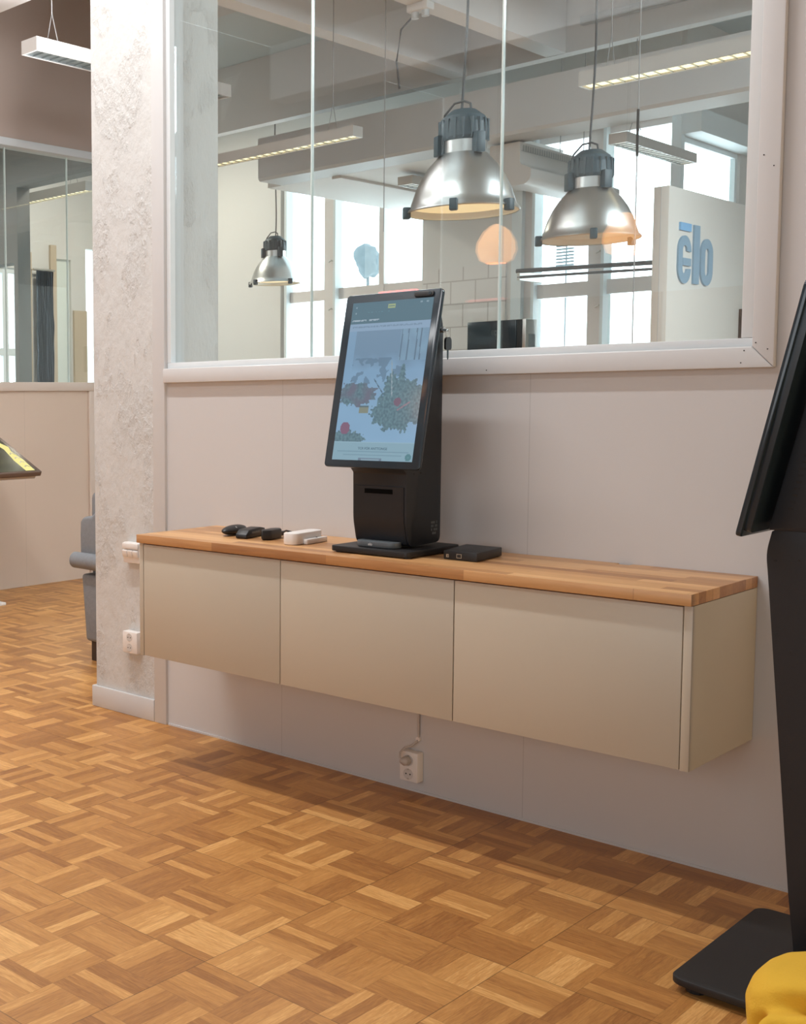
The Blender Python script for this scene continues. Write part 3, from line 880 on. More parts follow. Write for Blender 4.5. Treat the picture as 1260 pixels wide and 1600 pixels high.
# lock on the side of the body
MB().tube([(0.091, 0.082, 0.672), (0.107, 0.082, 0.672)], 0.009, 16).build('lock', metal_m, kc, local=True)

# key hanging from the lock
kk = thing('key', 'black headed key hanging from the lock on the right side of the kiosk', 'key', (-0.280, -0.11, ZW + 0.58))
m = MB().prism(rrect(-0.283, -0.279, ZW + 0.672 - 0.004, ZW + 0.672 + 0.002, 0.0005), 1, -0.146, -0.106)
m.build('key_blade', black_m, kk)
pts = []
for k in range(24):
    a = 2 * math.pi * k / 24; pts.append((-0.278, -0.112 + 0.010 * math.cos(a), ZW + 0.660 + 0.012 * math.sin(a)))
MB().tube(pts + [pts[0]], 0.0011, 6, False).build('key_ring', metal_m, kk)
m = MB().prism(rounded_profile([(-0.124, ZW + 0.612), (-0.092, ZW + 0.612), (-0.092, ZW + 0.650), (-0.124, ZW + 0.650)], [0.008, 0.008, 0.014, 0.014]), 0, -0.282, -0.276)
m.build('key_head', black_m, kk, smooth=True)
m = MB().prism([(-0.1115, ZW + 0.614), (-0.1045, ZW + 0.614), (-0.1045, ZW + 0.588), (-0.108, ZW + 0.582), (-0.1115, ZW + 0.588)], 0, -0.280, -0.278)
m.build('key_shank', lamp_black_m, kk)

# ---- floor-standing kiosk at the right
kf = thing('floor_kiosk', 'tall black floor standing kiosk seen from its side at the right edge', 'kiosk', (0.93, -0.49, 0.0), rotz=-math.pi / 2)
# local: -y is world -x ; local x is world -y ... world = (0.93 + y_local, -0.49 - x_local)
m = MB().prism(rrect(-0.262, 0.262, -0.262, 0.24, 0.03), 2, 0.019, 0.034).bevel(0.002)
m.prism(rrect(-0.245, 0.245, -0.245, 0.225, 0.02), 2, 0.010, 0.0195)
m.build('base_plate', kiosk_base_m, kf, smooth=True, local=True)
for x in (-0.22, 0.22):
    for y in (-0.22, 0.20): MB().tube([(x, y, 0.0), (x, y, 0.0105)], 0.02, 14).build('levelling_foot', black_m, kf, local=True)
prof = [(-0.066, 0.034), (-0.088, 0.224), (-0.149, 0.90), (-0.154, 0.946), (-0.144, 0.992), (-0.10, 1.02), (0.09, 1.02), (0.10, 0.92), (0.10, 0.034)]
prof = rounded_profile(prof, [0, 0.02, 0.03, 0.02, 0, 0, 0.02, 0.02, 0])
m = MB().prism(prof, 0, -0.095, 0.095).bevel(0.003, 2, 0.9)
neck = m.build('stand_column', kiosk_m, kf, smooth=True, local=True)
for y, z in ((-0.136, 0.93), (-0.09, 0.935), (-0.10, 0.74), (-0.13, 0.775), (-0.09, 0.45), (-0.04, 0.60)):
    MB().tube([(0.0945, y, z), (0.0956, y, z)], 0.0028, 10).build('screw_hole', hole_m, neck, local=True)
Z0 = 0.985
prof = rounded_profile([(-0.150, 0.995), (-0.040, 1.47), (0.02, 1.47), (0.075, 1.38), (0.060, 1.02), (0.02, 0.995)], [0.004, 0.004, 0.03, 0.04, 0.01, 0.01])
m = MB().prism(prof, 0, -0.098, 0.098).bevel(0.004, 2, 0.9)
hb = m.build('kiosk_body', kiosk_m, kf, smooth=True, local=True)
m = MB()
for k in range(26):
    z = 1.04 + k * 0.014
    y = -0.150 + (z - 0.995) * (0.110 / 0.475) + 0.026
    m.box(0.0975, 0.0986, y, y + 0.010, z, z + 0.005)
m.build('vent_slots', hole_m, hb, local=True)
display(kf, -0.192, Z0, False)

# ================================================================== SMALL THINGS ON THE WORKTOP
def rotz(a): return Matrix.Rotation(a, 4, 'Z')
def place(m, x, y, z, ang): return m.xform(Matrix.Translation((x, y, z)) @ rotz(ang))
# black clip 1: smooth long oval
t = thing('barcode_reader', 'smooth oval black hand reader, leftmost of the black gadgets on the worktop', 'scanner', (-1.052, -0.19, ZW))
m = MB(); bmesh.ops.create_uvsphere(m.bm, u_segments=28, v_segments=16, radius=1.0)
for v in m.bm.verts: v.co = Vector((v.co.x * 0.027, v.co.y * 0.080, 0.0175 + max(-0.0165, v.co.z * 0.017)))
place(m, -1.055, -0.19, ZW, math.radians(14)).build('reader_body', black_m, t, smooth=True)
m = MB(); bmesh.ops.create_uvsphere(m.bm, u_segments=14, v_segments=8, radius=0.006)
place(m, -1.035, -0.205, ZW + 0.025, 0).build('button', metal_m, t, smooth=True)
# black clip 2: boxy with nose
t = thing('card_reader', 'boxy black hand reader with a stubby nose, second black gadget from the left', 'scanner', (-0.964, -0.2, ZW))
m = MB().prism(rounded_profile([(-0.072, 0.001), (0.060, 0.001), (0.060, 0.028), (0.03, 0.033), (-0.05, 0.030), (-0.072, 0.014)], [0.006] * 6, 4), 0, -0.021, 0.021).bevel(0.004, 2)
place(m, -0.966, -0.205, ZW, math.radians(12)).build('reader_body', black_m, t, smooth=True)
m = MB().box(-0.013, 0.013, 0.058, 0.078, 0.008, 0.026).bevel(0.003)
place(m, -0.966, -0.205, ZW, math.radians(12)).build('nose', black_m, t, smooth=True)
m = MB().box(0.0195, 0.0225, -0.035, 0.02, 0.016, 0.022)
place(m, -0.966, -0.205, ZW, math.radians(12)).build('slot', pill_m, t)
# black clip 3: pointed with cable
t = thing('usb_scanner', 'pointed angular black gadget with a thin tail next to the white device', 'scanner', (-0.878, -0.2, ZW))
m = MB().prism([(0.0, -0.082), (0.020, -0.055), (0.022, 0.01), (0.010, 0.028), (-0.010, 0.028), (-0.022, 0.01), (-0.020, -0.055)], 2, 0.001, 0.034).bevel(0.005, 2)
place(m, -0.880, -0.185, ZW, math.radians(10)).build('scanner_body', black_m, t, smooth=True)
m = MB().box(-0.010, 0.010, 0.026, 0.058, 0.006, 0.021).bevel(0.003)
place(m, -0.880, -0.185, ZW, math.radians(10)).build('plug', black_m, t, smooth=True)
m = MB().tube([(-0.892, -0.128, ZW + 0.016), (-0.898, -0.10, ZW + 0.018), (-0.896, -0.075, ZW + 0.012), (-0.885, -0.06, ZW + 0.005)], 0.003, 8)
m.build('cord_tail', black_m, t, smooth=True)
# white device: two stacked rounded bars
t = thing('white_hub', 'white rounded device with a ledge along its side, left of the kiosk', 'device', (-0.72, -0.2, ZW))
prof = rrect(-0.030, 0.024, -0.100, 0.072, 0.023)
m = MB().prism(prof, 2, 0.001, 0.038).bevel(0.003, 2, 0.9)
place(m, -0.732, -0.205, ZW, math.radians(5)).build('hub_body', white_pl_m, t, smooth=True)
m = MB().prism(rrect(0.0235, 0.040, -0.055, 0.070, 0.006), 2, 0.001, 0.017).bevel(0.002, 2, 0.9)
place(m, -0.732, -0.205, ZW, math.radians(5)).build('side_ledge', white_pl_m, t, smooth=True)
m = MB().tube([(0.032, 0.02, 0.0165), (0.032, 0.02, 0.0185)], 0.003, 8)
place(m, -0.736, -0.205, ZW, math.radians(5)).build('button', hole_m, t)
# black network box right of the kiosk
t = thing('network_box', 'flat black connection box with two ports at the right of the kiosk base', 'electronics', (-0.13, -0.18, ZW))
m = MB().prism([(-0.190, -0.262), (-0.083, -0.262), (-0.104, -0.085), (-0.222, -0.085)], 2, ZW + 0.001, ZW + 0.0265).bevel(0.0025)
m.build('box_body', black_m, t, smooth=True)
for x, w_, h_ in ((-0.176, 0.008, 0.009), (-0.139, 0.016, 0.012)):
    pf = box('port', metal_m, x - w_ / 2, x + w_ / 2, -0.2632, -0.2618, ZW + 0.007, ZW + 0.007 + h_, t)
    m = MB().box(x - w_ / 2 + (0.004 if w_ < 0.01 else 0.0018), x + w_ / 2 - 0.0018, -0.2636, -0.2631, ZW + 0.0085, ZW + 0.0055 + h_)
    m.build('port_opening', hole_m, pf)

# ================================================================== SOCKETS AND SWITCH
def socket_face(t, cx, cz, y, r=0.019, parent=None):
    m = MB().tube([(cx, y - 0.0006, cz), (cx, y + 0.001, cz)], r, 24)
    w_ = m.build('socket_well', socket_m, t)
    for dx in (-r * 0.42, r * 0.42):
        MB().tube([(cx + dx, y - 0.0012, cz), (cx + dx, y, cz)], r * 0.14, 10).build('pin_hole', hole_m, w_)
    for dz in (-r * 0.86, r * 0.86):
        MB().box(cx - r * 0.12, cx + r * 0.12, y - 0.0014, y, cz + dz - r * 0.1, cz + dz + r * 0.1).build('earth_clip', metal_m, w_)
    return w_
t = thing('wall_socket', 'white double wall socket low on the plaster column beside the cabinet edge', 'socket', (-1.75, -0.02, 0.264))
box('socket_body', white_pl_m, -1.788, -1.705, -0.036, 0.0, 0.264, 0.352, t, 0.004)
socket_face(t, -1.748, 0.3285, -0.036, 0.0165); socket_face(t, -1.748, 0.287, -0.036, 0.0165)
t = thing('light_switch', 'white triple light switch on the plaster column under the worktop corner', 'switch', (-1.75, -0.02, 0.63))
box('switch_body', white_pl_m, -1.786, -1.690, -0.030, 0.0, 0.632, 0.714, t, 0.003)
box('cover_ledge', white_pl_m, -1.783, -1.693, -0.040, -0.030, 0.690, 0.712, t, 0.003)
for k in range(3):
    m = MB().box(-1.781 + k * 0.03, -1.755 + k * 0.03, -0.041, -0.030, 0.655, 0.684, rot=Matrix.Rotation(0.25, 3, 'X')).bevel(0.002)
    m.build('rocker', white_pl_m, t, smooth=True)
t = thing('wall_socket', 'white double wall socket on the wall below the middle cabinet, with a cable plugged in', 'socket', (-0.446, -0.017, 0.041))
box('socket_body', white_pl_m, -0.479, -0.412, -0.036, 0.0, 0.040, 0.138, t, 0.004)
socket_face(t, -0.446, 0.065, -0.036, 0.018); socket_face(t, -0.446, 0.110, -0.036, 0.018)
t = thing('power_cable', 'pale cable with plug running from the cabinet down to the low wall socket', 'cable', (-0.43, -0.01, 0.1))
m = MB().tube([(-0.4285, -0.006, 0.383), (-0.4285, -0.006, 0.30), (-0.4285, -0.006, 0.185), (-0.430, -0.010, 0.172), (-0.440, -0.028, 0.158), (-0.456, -0.045, 0.150), (-0.462, -0.058, 0.138), (-0.459, -0.064, 0.120)], 0.0038, 10)
m.build('cord', grey_pl_m, t, smooth=True)
m = MB().tube([(-0.4285, -0.0005, 0.178), (-0.4285, -0.011, 0.178)], 0.0075, 14)
m.build('cable_clip', white_pl_m, t, smooth=True)
m = MB().tube([(-0.448, -0.0375, 0.110), (-0.449, -0.055, 0.110), (-0.456, -0.066, 0.114)], [0.0155, 0.0145, 0.007], 18).bevel(0.002)
m.build('plug', grey_pl_m, t, smooth=True)

# ================================================================== PENDANT LAMPS
def pendant(cx, cy, z, R, top, label, glow, group, hooks=(200, 320, 80)):
    s = R / 0.23
    t = thing('pendant_lamp', label, 'lamp', (cx, cy, z), group=group)
    prof = [(0.232, 0.0), (0.236, 0.004), (0.232, 0.012), (0.222, 0.02), (0.212, 0.05), (0.196, 0.10), (0.172, 0.15), (0.142, 0.195), (0.115, 0.225), (0.100, 0.243)]
    inner = [(r - 0.004, zz + 0.001) for r, zz in reversed(prof)]
    m = MB().lathe([(r * s, zz * s) for r, zz in prof], (cx, cy, z), 56)
    sh = m.build('lamp_shade', alu_m, t, smooth=True)
    m = MB().lathe([(r * s, zz * s) for r, zz in inner], (cx, cy, z), 56)
    m.build('reflector', alu_in_m, sh, smooth=True)
    m = MB().lathe([(0.0, 0.03 * s), (0.215 * s, 0.03 * s)], (cx, cy, z), 48)
    m.build('diffuser', glow, sh, smooth=True)
    m = MB().lathe([(0.097 * s, 0.24 * s), (0.097 * s, 0.30 * s)], (cx, cy, z), 40)
    m.build('collar', alu_m, t, smooth=True)
    m = MB().lathe([(0.0, 0.295 * s), (0.100 * s, 0.295 * s), (0.104 * s, 0.31 * s), (0.100 * s, 0.37 * s), (0.088 * s, 0.40 * s), (0.05 * s, 0.43 * s), (0.0, 0.435 * s)], (cx, cy, z), 36)
    for k in range(18):
        a = 2 * math.pi * k / 18
        m.box(cx + 0.098 * s * math.cos(a) - 0.006 * s, cx + 0.098 * s * math.cos(a) + 0.006 * s, cy + 0.098 * s * math.sin(a) - 0.006 * s,
              cy + 0.098 * s * math.sin(a) + 0.006 * s, z + 0.30 * s, z + 0.385 * s)
    m.build('gear_housing', lamp_black_m, t, smooth=False)
    for a in (235, 335, 95):
        a = math.radians(a)
        x, y = cx + 0.104 * s * math.cos(a), cy + 0.104 * s * math.sin(a)
        MB().box(x - 0.022 * s, x + 0.022 * s, y - 0.022 * s, y + 0.022 * s, z + 0.235 * s, z + 0.32 * s, rot=Matrix.Rotation(a, 3, 'Z')).bevel(0.004).build('bracket', lamp_black_m, t, smooth=True)
    for a in hooks:
        a = math.radians(a)
        x, y = cx + 0.236 * s * math.cos(a), cy + 0.236 * s * math.sin(a)
        MB().box(x - 0.016 * s, x + 0.016 * s, y - 0.016 * s, y + 0.016 * s, z - 0.022 * s, z + 0.028 * s, rot=Matrix.Rotation(a, 3, 'Z')).bevel(0.005).build('rim_clip', lamp_black_m, t, smooth=True)
    pts = []
    zt_ = z + 0.43 * s
    L_ = top - zt_
    for k in range(15):
        q = k / 14
        pts.append((cx + 0.012 * math.sin(q * 7 + cx) * (1 - q), cy + 0.012 * math.sin(q * 5) * (1 - q), zt_ + L_ * q))
    m = MB().tube(pts, 0.0055 * min(1, s * 1.1), 8)
    m.build('power_cord', cable_m, t, smooth=True)
    m = MB()
    loop = [(cx - 0.085 * s, cy - 0.02, z + 0.36 * s), (cx - 0.08 * s, cy - 0.02, z + 0.42 * s), (cx - 0.04 * s, cy - 0.01, z + 0.465 * s), (cx, cy, z + 0.47 * s),
            (cx + 0.03 * s, cy, z + 0.455 * s), (cx + 0.035 * s, cy, z + 0.42 * s)]
    m.tube(loop, 0.005 * s, 8)
    m.build('cord_loop', cable_m, t, smooth=True)
    return t
G = 'industrial aluminium pendant lamps behind the glass'
pendant(-1.119, 1.370, 2.075, 0.23, CH, 'large aluminium pendant lamp with glowing warm underside, nearest behind the glass', warm_glow_m, G, (222, 352, 292))
pendant(-1.091, 2.485, 2.045, 0.23, CH, 'second large aluminium pendant lamp, unlit, right of the glowing one', alu_in_m, G, (216, 300, 60))
pendant(-5.44, 5.40, 2.345, 0.23, CH, 'small looking far aluminium pendant lamp hanging in front of the left window', warm_glow_m, G, (200, 262, 345))
# orange pendants of the near room: their glow shows mirrored in the glass
def orange_lamp(x, y, z, label):
    t = thing('glass_pendant', label, 'lamp', (x, y, z), group='orange glass pendants of the near room')
    MB().lathe([(0.045, 0.0), (0.075, 0.015), (0.092, 0.06), (0.088, 0.10), (0.06, 0.15), (0.03, 0.175), (0.012, 0.185)], (x, y, z), 32).build('lamp_shade', orange_m, t, smooth=True)
    MB().tube([(x, y, z + 0.18), (x, y, CH)], 0.002, 6).build('power_cord', cable_m, t)
orange_lamp(-1.315, -1.93, 1.92, 'orange glass pendant lamp, the one mirrored beside the glowing aluminium lamp')
orange_lamp(-0.70, -1.93, 1.90, 'orange glass pendant lamp, the one mirrored over the unlit aluminium lamp')

# ================================================================== LINEAR CEILING FIXTURES
def comb(x0, x1, y0, y1, along, pitch=0.06, w=0.003):
    """outline of a comb: one side rail carrying all cross slats"""
    if along == 'x': a0, a1, b0, b1 = x0, x1, y0, y1
    else: a0, a1, b0, b1 = y0, y1, x0, x1
    pts = [(a0, b0), (a1, b0), (a1, b0 + 0.004)]
    n = int((a1 - a0) / pitch)
    for k in range(n - 1, 0, -1):
        c = a0 + (a1 - a0) * k / n
        pts += [(c + w / 2, b0 + 0.004), (c + w / 2, b1), (c - w / 2, b1), (c - w / 2, b0 + 0.004)]
    pts.append((a0, b0 + 0.004))
    return pts if along == 'x' else [(q, p) for p, q in pts]

def linear(name_label, x0, x1, y0, y1, z, h, top, glow, along, cable_at, group='linear louvred ceiling lights', spread=0.05):
    t = thing('ceiling_light', name_label, 'light', ((x0 + x1) / 2, (y0 + y1) / 2, z), group=group)
    m = MB()
    e = 0.012
    m.box(x0, x1, y0, y1, z + h - 0.004, z + h)
    m.box(x0, x0 + e, y0, y1, z, z + h - 0.004).box(x1 - e, x1, y0, y1, z, z + h - 0.004)
    m.box(x0 + e, x1 - e, y0, y0 + e, z, z + h - 0.004).box(x0 + e, x1 - e, y1 - e, y1, z, z + h - 0.004)
    m.build('fixture_body', fix_m, t)
    box('light_tube', glow, x0 + e + 0.002, x1 - e - 0.002, y0 + e + 0.002, y1 - e - 0.002, z + 0.010, z + 0.016, t)
    m = MB().prism(comb(x0 + e, x1 - e, y0 + e, y1 - e, along), 2, z + 0.001, z + 0.009)
    m.build('louvre', louvre_m, t)
    for (cx, cy) in cable_at:
        m = MB().tube([(cx, cy, z + h + 0.16), (cx, cy, top)], 0.003, 6)
        dx, dy = (spread, 0) if along == 'y' else (0, spread)
        m.tube([(cx - dx, cy - dy, z + h), (cx, cy, z + h + 0.17)], 0.002, 6)
        m.tube([(cx + dx, cy + dy, z + h), (cx, cy, z + h + 0.17)], 0.002, 6)
        m.build('suspension_wire', wire_m, t)
    return t
linear('unlit white louvred ceiling light hanging in the left bay before the dark upper wall', -3.604, -3.471, 0.95, 2.55, 3.2, 0.075, CH, louvre_m, 'y', [(-3.54, 1.12), (-3.54, 2.4)])
linear('lit yellow linear ceiling light behind the left pane, cut off by the column', -4.50, -2.81, 2.93, 3.03, 2.9, 0.065, CH, warm_tube_m, 'x', [(-4.1, 2.98), (-3.0, 2.98)])
linear('lit yellow linear ceiling light at the upper right of the interior window', -1.36, 0.9, 2.885, 3.01, 2.9, 0.075, CH, warm_tube_m, 'x', [(-1.22, 2.95), (0.7, 2.95)])
linear('small cool ceiling light end peeking out left of the glowing pendant lamp', -3.64, -3.51, 4.66, 6.0, 2.90, 0.065, 3.0, cool_tube_m, 'y', [], spread=0.03)
linear('white ceiling light hanging before the bright window right of the unlit pendant', -1.918, -1.80, 4.45, 5.55, 2.9, 0.065, 3.6, cool_tube_m, 'y', [(-1.86, 4.70)])
linear('lit yellow ceiling light seen through the left glazing', -7.65, -6.55, 4.06, 4.16, 3.2, 0.085, CH, warm_tube_m, 'x', [(-6.75, 4.1)])

# chilled beam
t = thing('air_unit', 'white suspended air conditioning unit with slotted top between the two pendant lamps', 'air conditioner', (-2.4, 4.6, 2.7), group=None)
prof = rounded_profile([(-2.66, 2.76), (-2.55, 2.70), (-2.40, 2.70), (-2.36, 2.735), (-2.36, 2.80), (-2.44, 2.84), (-2.44, 2.985), (-2.66, 2.985)], [0.02, 0.02, 0.02, 0.02, 0.01, 0.02, 0.005, 0.01])
MB().prism(prof, 1, 4.285, 5.6).build('unit_body', fix_m, t, smooth=True)
m = MB().prism([(p, 2.925 + (q - 2.925)) for p, q in comb(4.30, 5.58, 2.925, 2.967, 'x', 0.032, 0.018)], 0, -2.4405, -2.4385)
m.build('air_slots', louvre_m, t)
for y in (4.9, 5.25):
    MB().tube([(-2.47, y, 2.985), (-2.47, y, CH)], 0.003, 6).build('suspension_wire', wire_m, t)

# hanging thin cables / rods
for x, y, lab, z0 in ((-0.655, 2.0, 'thin dark cable hanging right of the unlit pendant lamp', 1.0), (-2.63, 3.0, 'thin dark cable hanging between column and glowing pendant lamp', 2.3)):
    t = thing('hanging_cable', lab, 'cable', (x, y, z0), group='thin cables hanging from the far ceiling')
    MB().tube([(x, y, z0), (x, y, CH)], 0.0028, 6).build('cord', wire_m, t)
    if x > -1: MB().tube([(x, y, 2.32), (x, y, 2.52)], 0.006, 8).build('sleeve', hole_m, t)

# junction boxes and cables on the ceiling above the glass
def ceiling_socket(x, y, z, lab):
    t = thing('ceiling_socket', lab, 'socket', (x, y, z), group='socket boxes on the far ceiling ribs')
    box('socket_body', rib_m, x - 0.07, x + 0.07, y - 0.04, y + 0.04, z - 0.045, z, t, 0.006)
    for dx in (-0.035, 0.035):
        MB().tube([(x + dx, y, z - 0.045), (x + dx, y, z - 0.08)], 0.022, 14).build('plug', duct_m, t, smooth=True)
    MB().tube([(x - 0.06, y, z - 0.07), (x - 0.13, y, z - 0.12), (x - 0.16, y, z - 0.30), (x - 0.15, y + 0.02, z - 0.46)], 0.006, 8).build('cord', cable_m, t, smooth=True)
ceiling_socket(-2.39, 3.0, 3.602, 'double socket box with a drooping grey cord on the ceiling rib')
t = tag(MB().box(-2.2, -1.3, 4.60, 4.652, 3.75, 3.80).build('cable_tray', duct_m), 'grey cable tray fixed along the ceiling rib', 'cable tray')
m = MB().tube([(-4.5, 4.9, 3.9), (-3.0, 4.9, 3.9), (-1.0, 4.9, 3.9), (1.5, 4.9, 3.9)], 0.02, 8)
tag(m.build('ceiling_pipe', dark_grey_m), 'dark pipe running under the recessed far ceiling', 'pipe')

# ================================================================== FAR ROOM THINGS
t = thing('logo_sign', 'white sign block with blue raised lettering at the right behind the glass', 'sign', (-1.385, 4.6, 0))
box('sign_body', sign_m, -1.431, -1.339, 4.0, 5.224, 0.0, 2.513, t, 0.004)
box('edge_strip', duct_m, -1.3875, -1.3845, 3.9985, 4.0, 0.0, 2.51, t)
XS = -1.3388
def stadium(cy, cz, w_, h_, n=16):
    r = w_ / 2; pts = []
    for k in range(n + 1):
        a = math.pi * k / n; pts.append((cy + r * math.cos(a), cz + h_ / 2 - r + r * math.sin(a)))
    for k in range(n + 1):
        a = math.pi + math.pi * k / n; pts.append((cy + r * math.cos(a), cz - h_ / 2 + r + r * math.sin(a)))
    return pts
def ring_letter(outer, inner, name, skip=None):
    m = MB(); bm = m.bm
    n = len(outer)
    for X_ in (XS, XS + 0.011): pass
    A = [[bm.verts.new((X_, p[0], p[1])) for p in outer] for X_ in (XS, XS + 0.011)]
    B = [[bm.verts.new((X_, p[0], p[1])) for p in inner] for X_ in (XS, XS + 0.011)]
    for i in range(n):
        j = (i + 1) % n
        if skip and i in skip: continue
        for q in (0, 1): bm.faces.new((A[q][i], A[q][j], B[q][j], B[q][i]))
        bm.faces.new((A[0][i], A[0][j], A[1][j], A[1][i])); bm.faces.new((B[0][i], B[0][j], B[1][j], B[1][i]))
        if skip and ((i - 1) % n in skip): bm.faces.new((A[0][i], A[1][i], B[1][i], B[0][i]))
        if skip and (j in skip): bm.faces.new((A[0][j], A[1][j], B[1][j], B[0][j]))
    return m
o_ = ring_letter(stadium(4.551, 2.10, 0.183, 0.286), stadium(4.551, 2.10, 0.060, 0.170), 'o')
o_.build('letter_o', logo_m, t)
e_ = ring_letter(stadium(4.218, 2.095, 0.186, 0.286), stadium(4.218, 2.095, 0.062, 0.170), 'e', skip={33})
e_.build('letter_e', logo_m, t)
MB().box(XS, XS + 0.011, 4.19, 4.311, 2.060, 2.105).build('letter_e_bar', logo_m, t)
MB().box(XS, XS + 0.011, 4.349, 4.435, 1.958, 2.312).build('letter_l', logo_m, t)
MB().box(XS, XS + 0.011, 4.145, 4.305, 2.266, 2.312).build('letter_bar_accent', logo_dot_m, t)['label'] = 'brighter blue bar above the e'
# small screen edge at the right
t = thing('tablet', 'upright tablet edge at the lower right corner of the interior window', 'tablet', (-1.3, 5.16, 1.0))
MB().prism(rrect(5.13, 5.20, 1.60, 1.84, 0.01), 0, -1.337, -1.317).build('tablet_body', metal_m, t)
MB().prism(rrect(5.118, 5.130, 1.60, 1.838, 0.004), 0, -1.337, -1.315).build('tablet_rim', black_m, t)
# storage cabinet with microwave
t = thing('storage_cabinet', 'tall white kitchen cabinet hidden below the microwave', 'cabinet', (-2.68, 4.7, 0))
box('cabinet_body', far_wall_m, -3.0, -2.36, 4.52, 4.98, 0.0, 1.56, t, 0.003)
for a in (-2.998, -2.678): box('door', far_wall_m, a, a + 0.316, 4.50, 4.519, 0.02, 1.55, t, 0.002)
t = thing('microwave', 'black microwave oven behind the right half of the glass, just above the sill', 'microwave', (-2.69, 4.7, 1.56))
box('oven_body', metal_m, -2.94, -2.500, 4.52, 4.68, 1.565, 1.822, t, 0.004)
box('oven_door', bezel_m, -2.935, -2.56, 4.498, 4.519, 1.57, 1.818, t, 0.003)
box('control_panel', black_m, -2.557, -2.525, 4.50, 4.519, 1.57, 1.818, t, 0.002)
box('side_vent', louvre_m, -2.4998, -2.498, 4.56, 4.65, 1.62, 1.72, t)
# dark rail with blind in front of right window
t = thing('blind_rail', 'dark horizontal rail across the window behind the unlit pendant lamp', 'rail', (-2.7, 5.8, 2.24))
MB().tube([(-3.27, 5.8, 2.295), (-2.10, 5.8, 2.262)], 0.018, 12).build('upper_rail', pill_m, t, smooth=True)
MB().tube([(-3.26, 5.8, 2.245), (-2.10, 5.8, 2.215)], 0.011, 12).build('lower_rail', pill_m, t, smooth=True)
for x in (-3.25, -2.12):
    MB().box(x - 0.012, x + 0.012, 5.79, 6.2, 2.22, 2.29).build('bracket', metal_m, t)

# foil curtain in the office on the left
m = MB(); bm = m.bm
ny_, nz_ = 60, 50
g = []
for j in range(nz_ + 1):
    z = 0.4 + (2.70 - 0.4) * j / nz_
    row = []
    for i in range(ny_ + 1):
        y = 5.01 + 0.235 * i / ny_
        d = 0.022 * math.sin(i * 0.9) + 0.02 * noise.noise(Vector((y * 22, z * 5, 1.0)))
        row.append(bm.verts.new((-8.42 + d, y, z)))
    g.append(row)
for j in range(nz_):
    for i in range(ny_): bm.faces.new((g[j][i], g[j][i + 1], g[j + 1][i + 1], g[j + 1][i]))
bmesh.ops.solidify(bm, geom=bm.faces[:], thickness=0.004)
t = thing('foil_curtain', 'dark silvery crinkled curtain hanging in the office behind the left glazing', 'curtain', (-8.42, 5.13, 0.4))
m.build('curtain_cloth', curtain_m, t, smooth=True)
MB().tube([(-8.43, 4.98, 2.715), (-8.43, 5.28, 2.715)], 0.012, 10).build('curtain_rod', metal_m, t)
for y in (4.985, 5.275): MB().tube([(-8.43, y, 2.715), (-8.5, y, 2.715)], 0.006, 8).build('rod_bracket', metal_m, t)
for a, b_, z1 in ((4.84, 4.99, 2.9), (5.26, 5.345, 3.0), (5.60, 5.79, 2.3)):
    o = box('wall_board', tan_m, -8.498, -8.47, a, b_, 0.0, z1)
    tag(o, {4.84: 'tan upright board left of the foil curtain', 5.26: 'tan upright board right of the foil curtain', 5.60: 'tan upright board beside the narrow bright window'}[a], 'board')

# ================================================================== LEFT BAY: reclined touch display and armchair
t = thing('reclined_display', 'reclined glossy touch display with a yellow graphic at the left edge', 'display', (-4.35, 1.0, 0.0))
ang = math.atan2(1.058 - 0.85, 0.421)
upv = Vector((-math.cos(ang), 0, math.sin(ang))); nv = Vector((math.sin(ang), 0, math.cos(ang)))
PMT = Matrix(((0, upv.x, nv.x, -4.0), (1, upv.y, nv.y, 0.50), (0, upv.z, nv.z, 0.85), (0, 0, 0, 1)))
m = MB().prism(rrect(0.0, 0.888, 0, 0.55, 0.006), 2, -0.030, 0.0).bevel(0.002)
hs = m.xform(PMT).build('display_housing', tub_m, t, smooth=True)
m = MB().prism(rrect(0.03, 0.858, 0.02, 0.53, 0.002), 2, 0.0002, 0.001)
dm, dnt, db = base_mat('olive_display_picture')
ntx = dnt.nodes.new('ShaderNodeTexNoise'); ntx.inputs['Scale'].default_value = 3
rpp = dnt.nodes.new('ShaderNodeValToRGB'); rpp.color_ramp.elements[0].color = (0.02, 0.022, 0.012, 1); rpp.color_ramp.elements[1].color = (0.11, 0.10, 0.045, 1)
dnt.links.new(ntx.outputs['Fac'], rpp.inputs[0]); dnt.links.new(rpp.outputs[0], db.inputs['Emission Color']); db.inputs['Emission Strength'].default_value = 0.7
db.inputs['Base Color'].default_value = (0.01, 0.01, 0.01, 1); db.inputs['Roughness'].default_value = 0.12
m.xform(PMT).build('screen', dm, hs)
ye = plain('yellow_screen_shape', (0.02, 0.02, 0.01), 0.6, emit=(0.95, 0.85, 0.30), estr=0.95)
yd = plain('brown_screen_marks', (0.05, 0.04, 0.02), 0.3, emit=(0.35, 0.26, 0.05), estr=0.6)
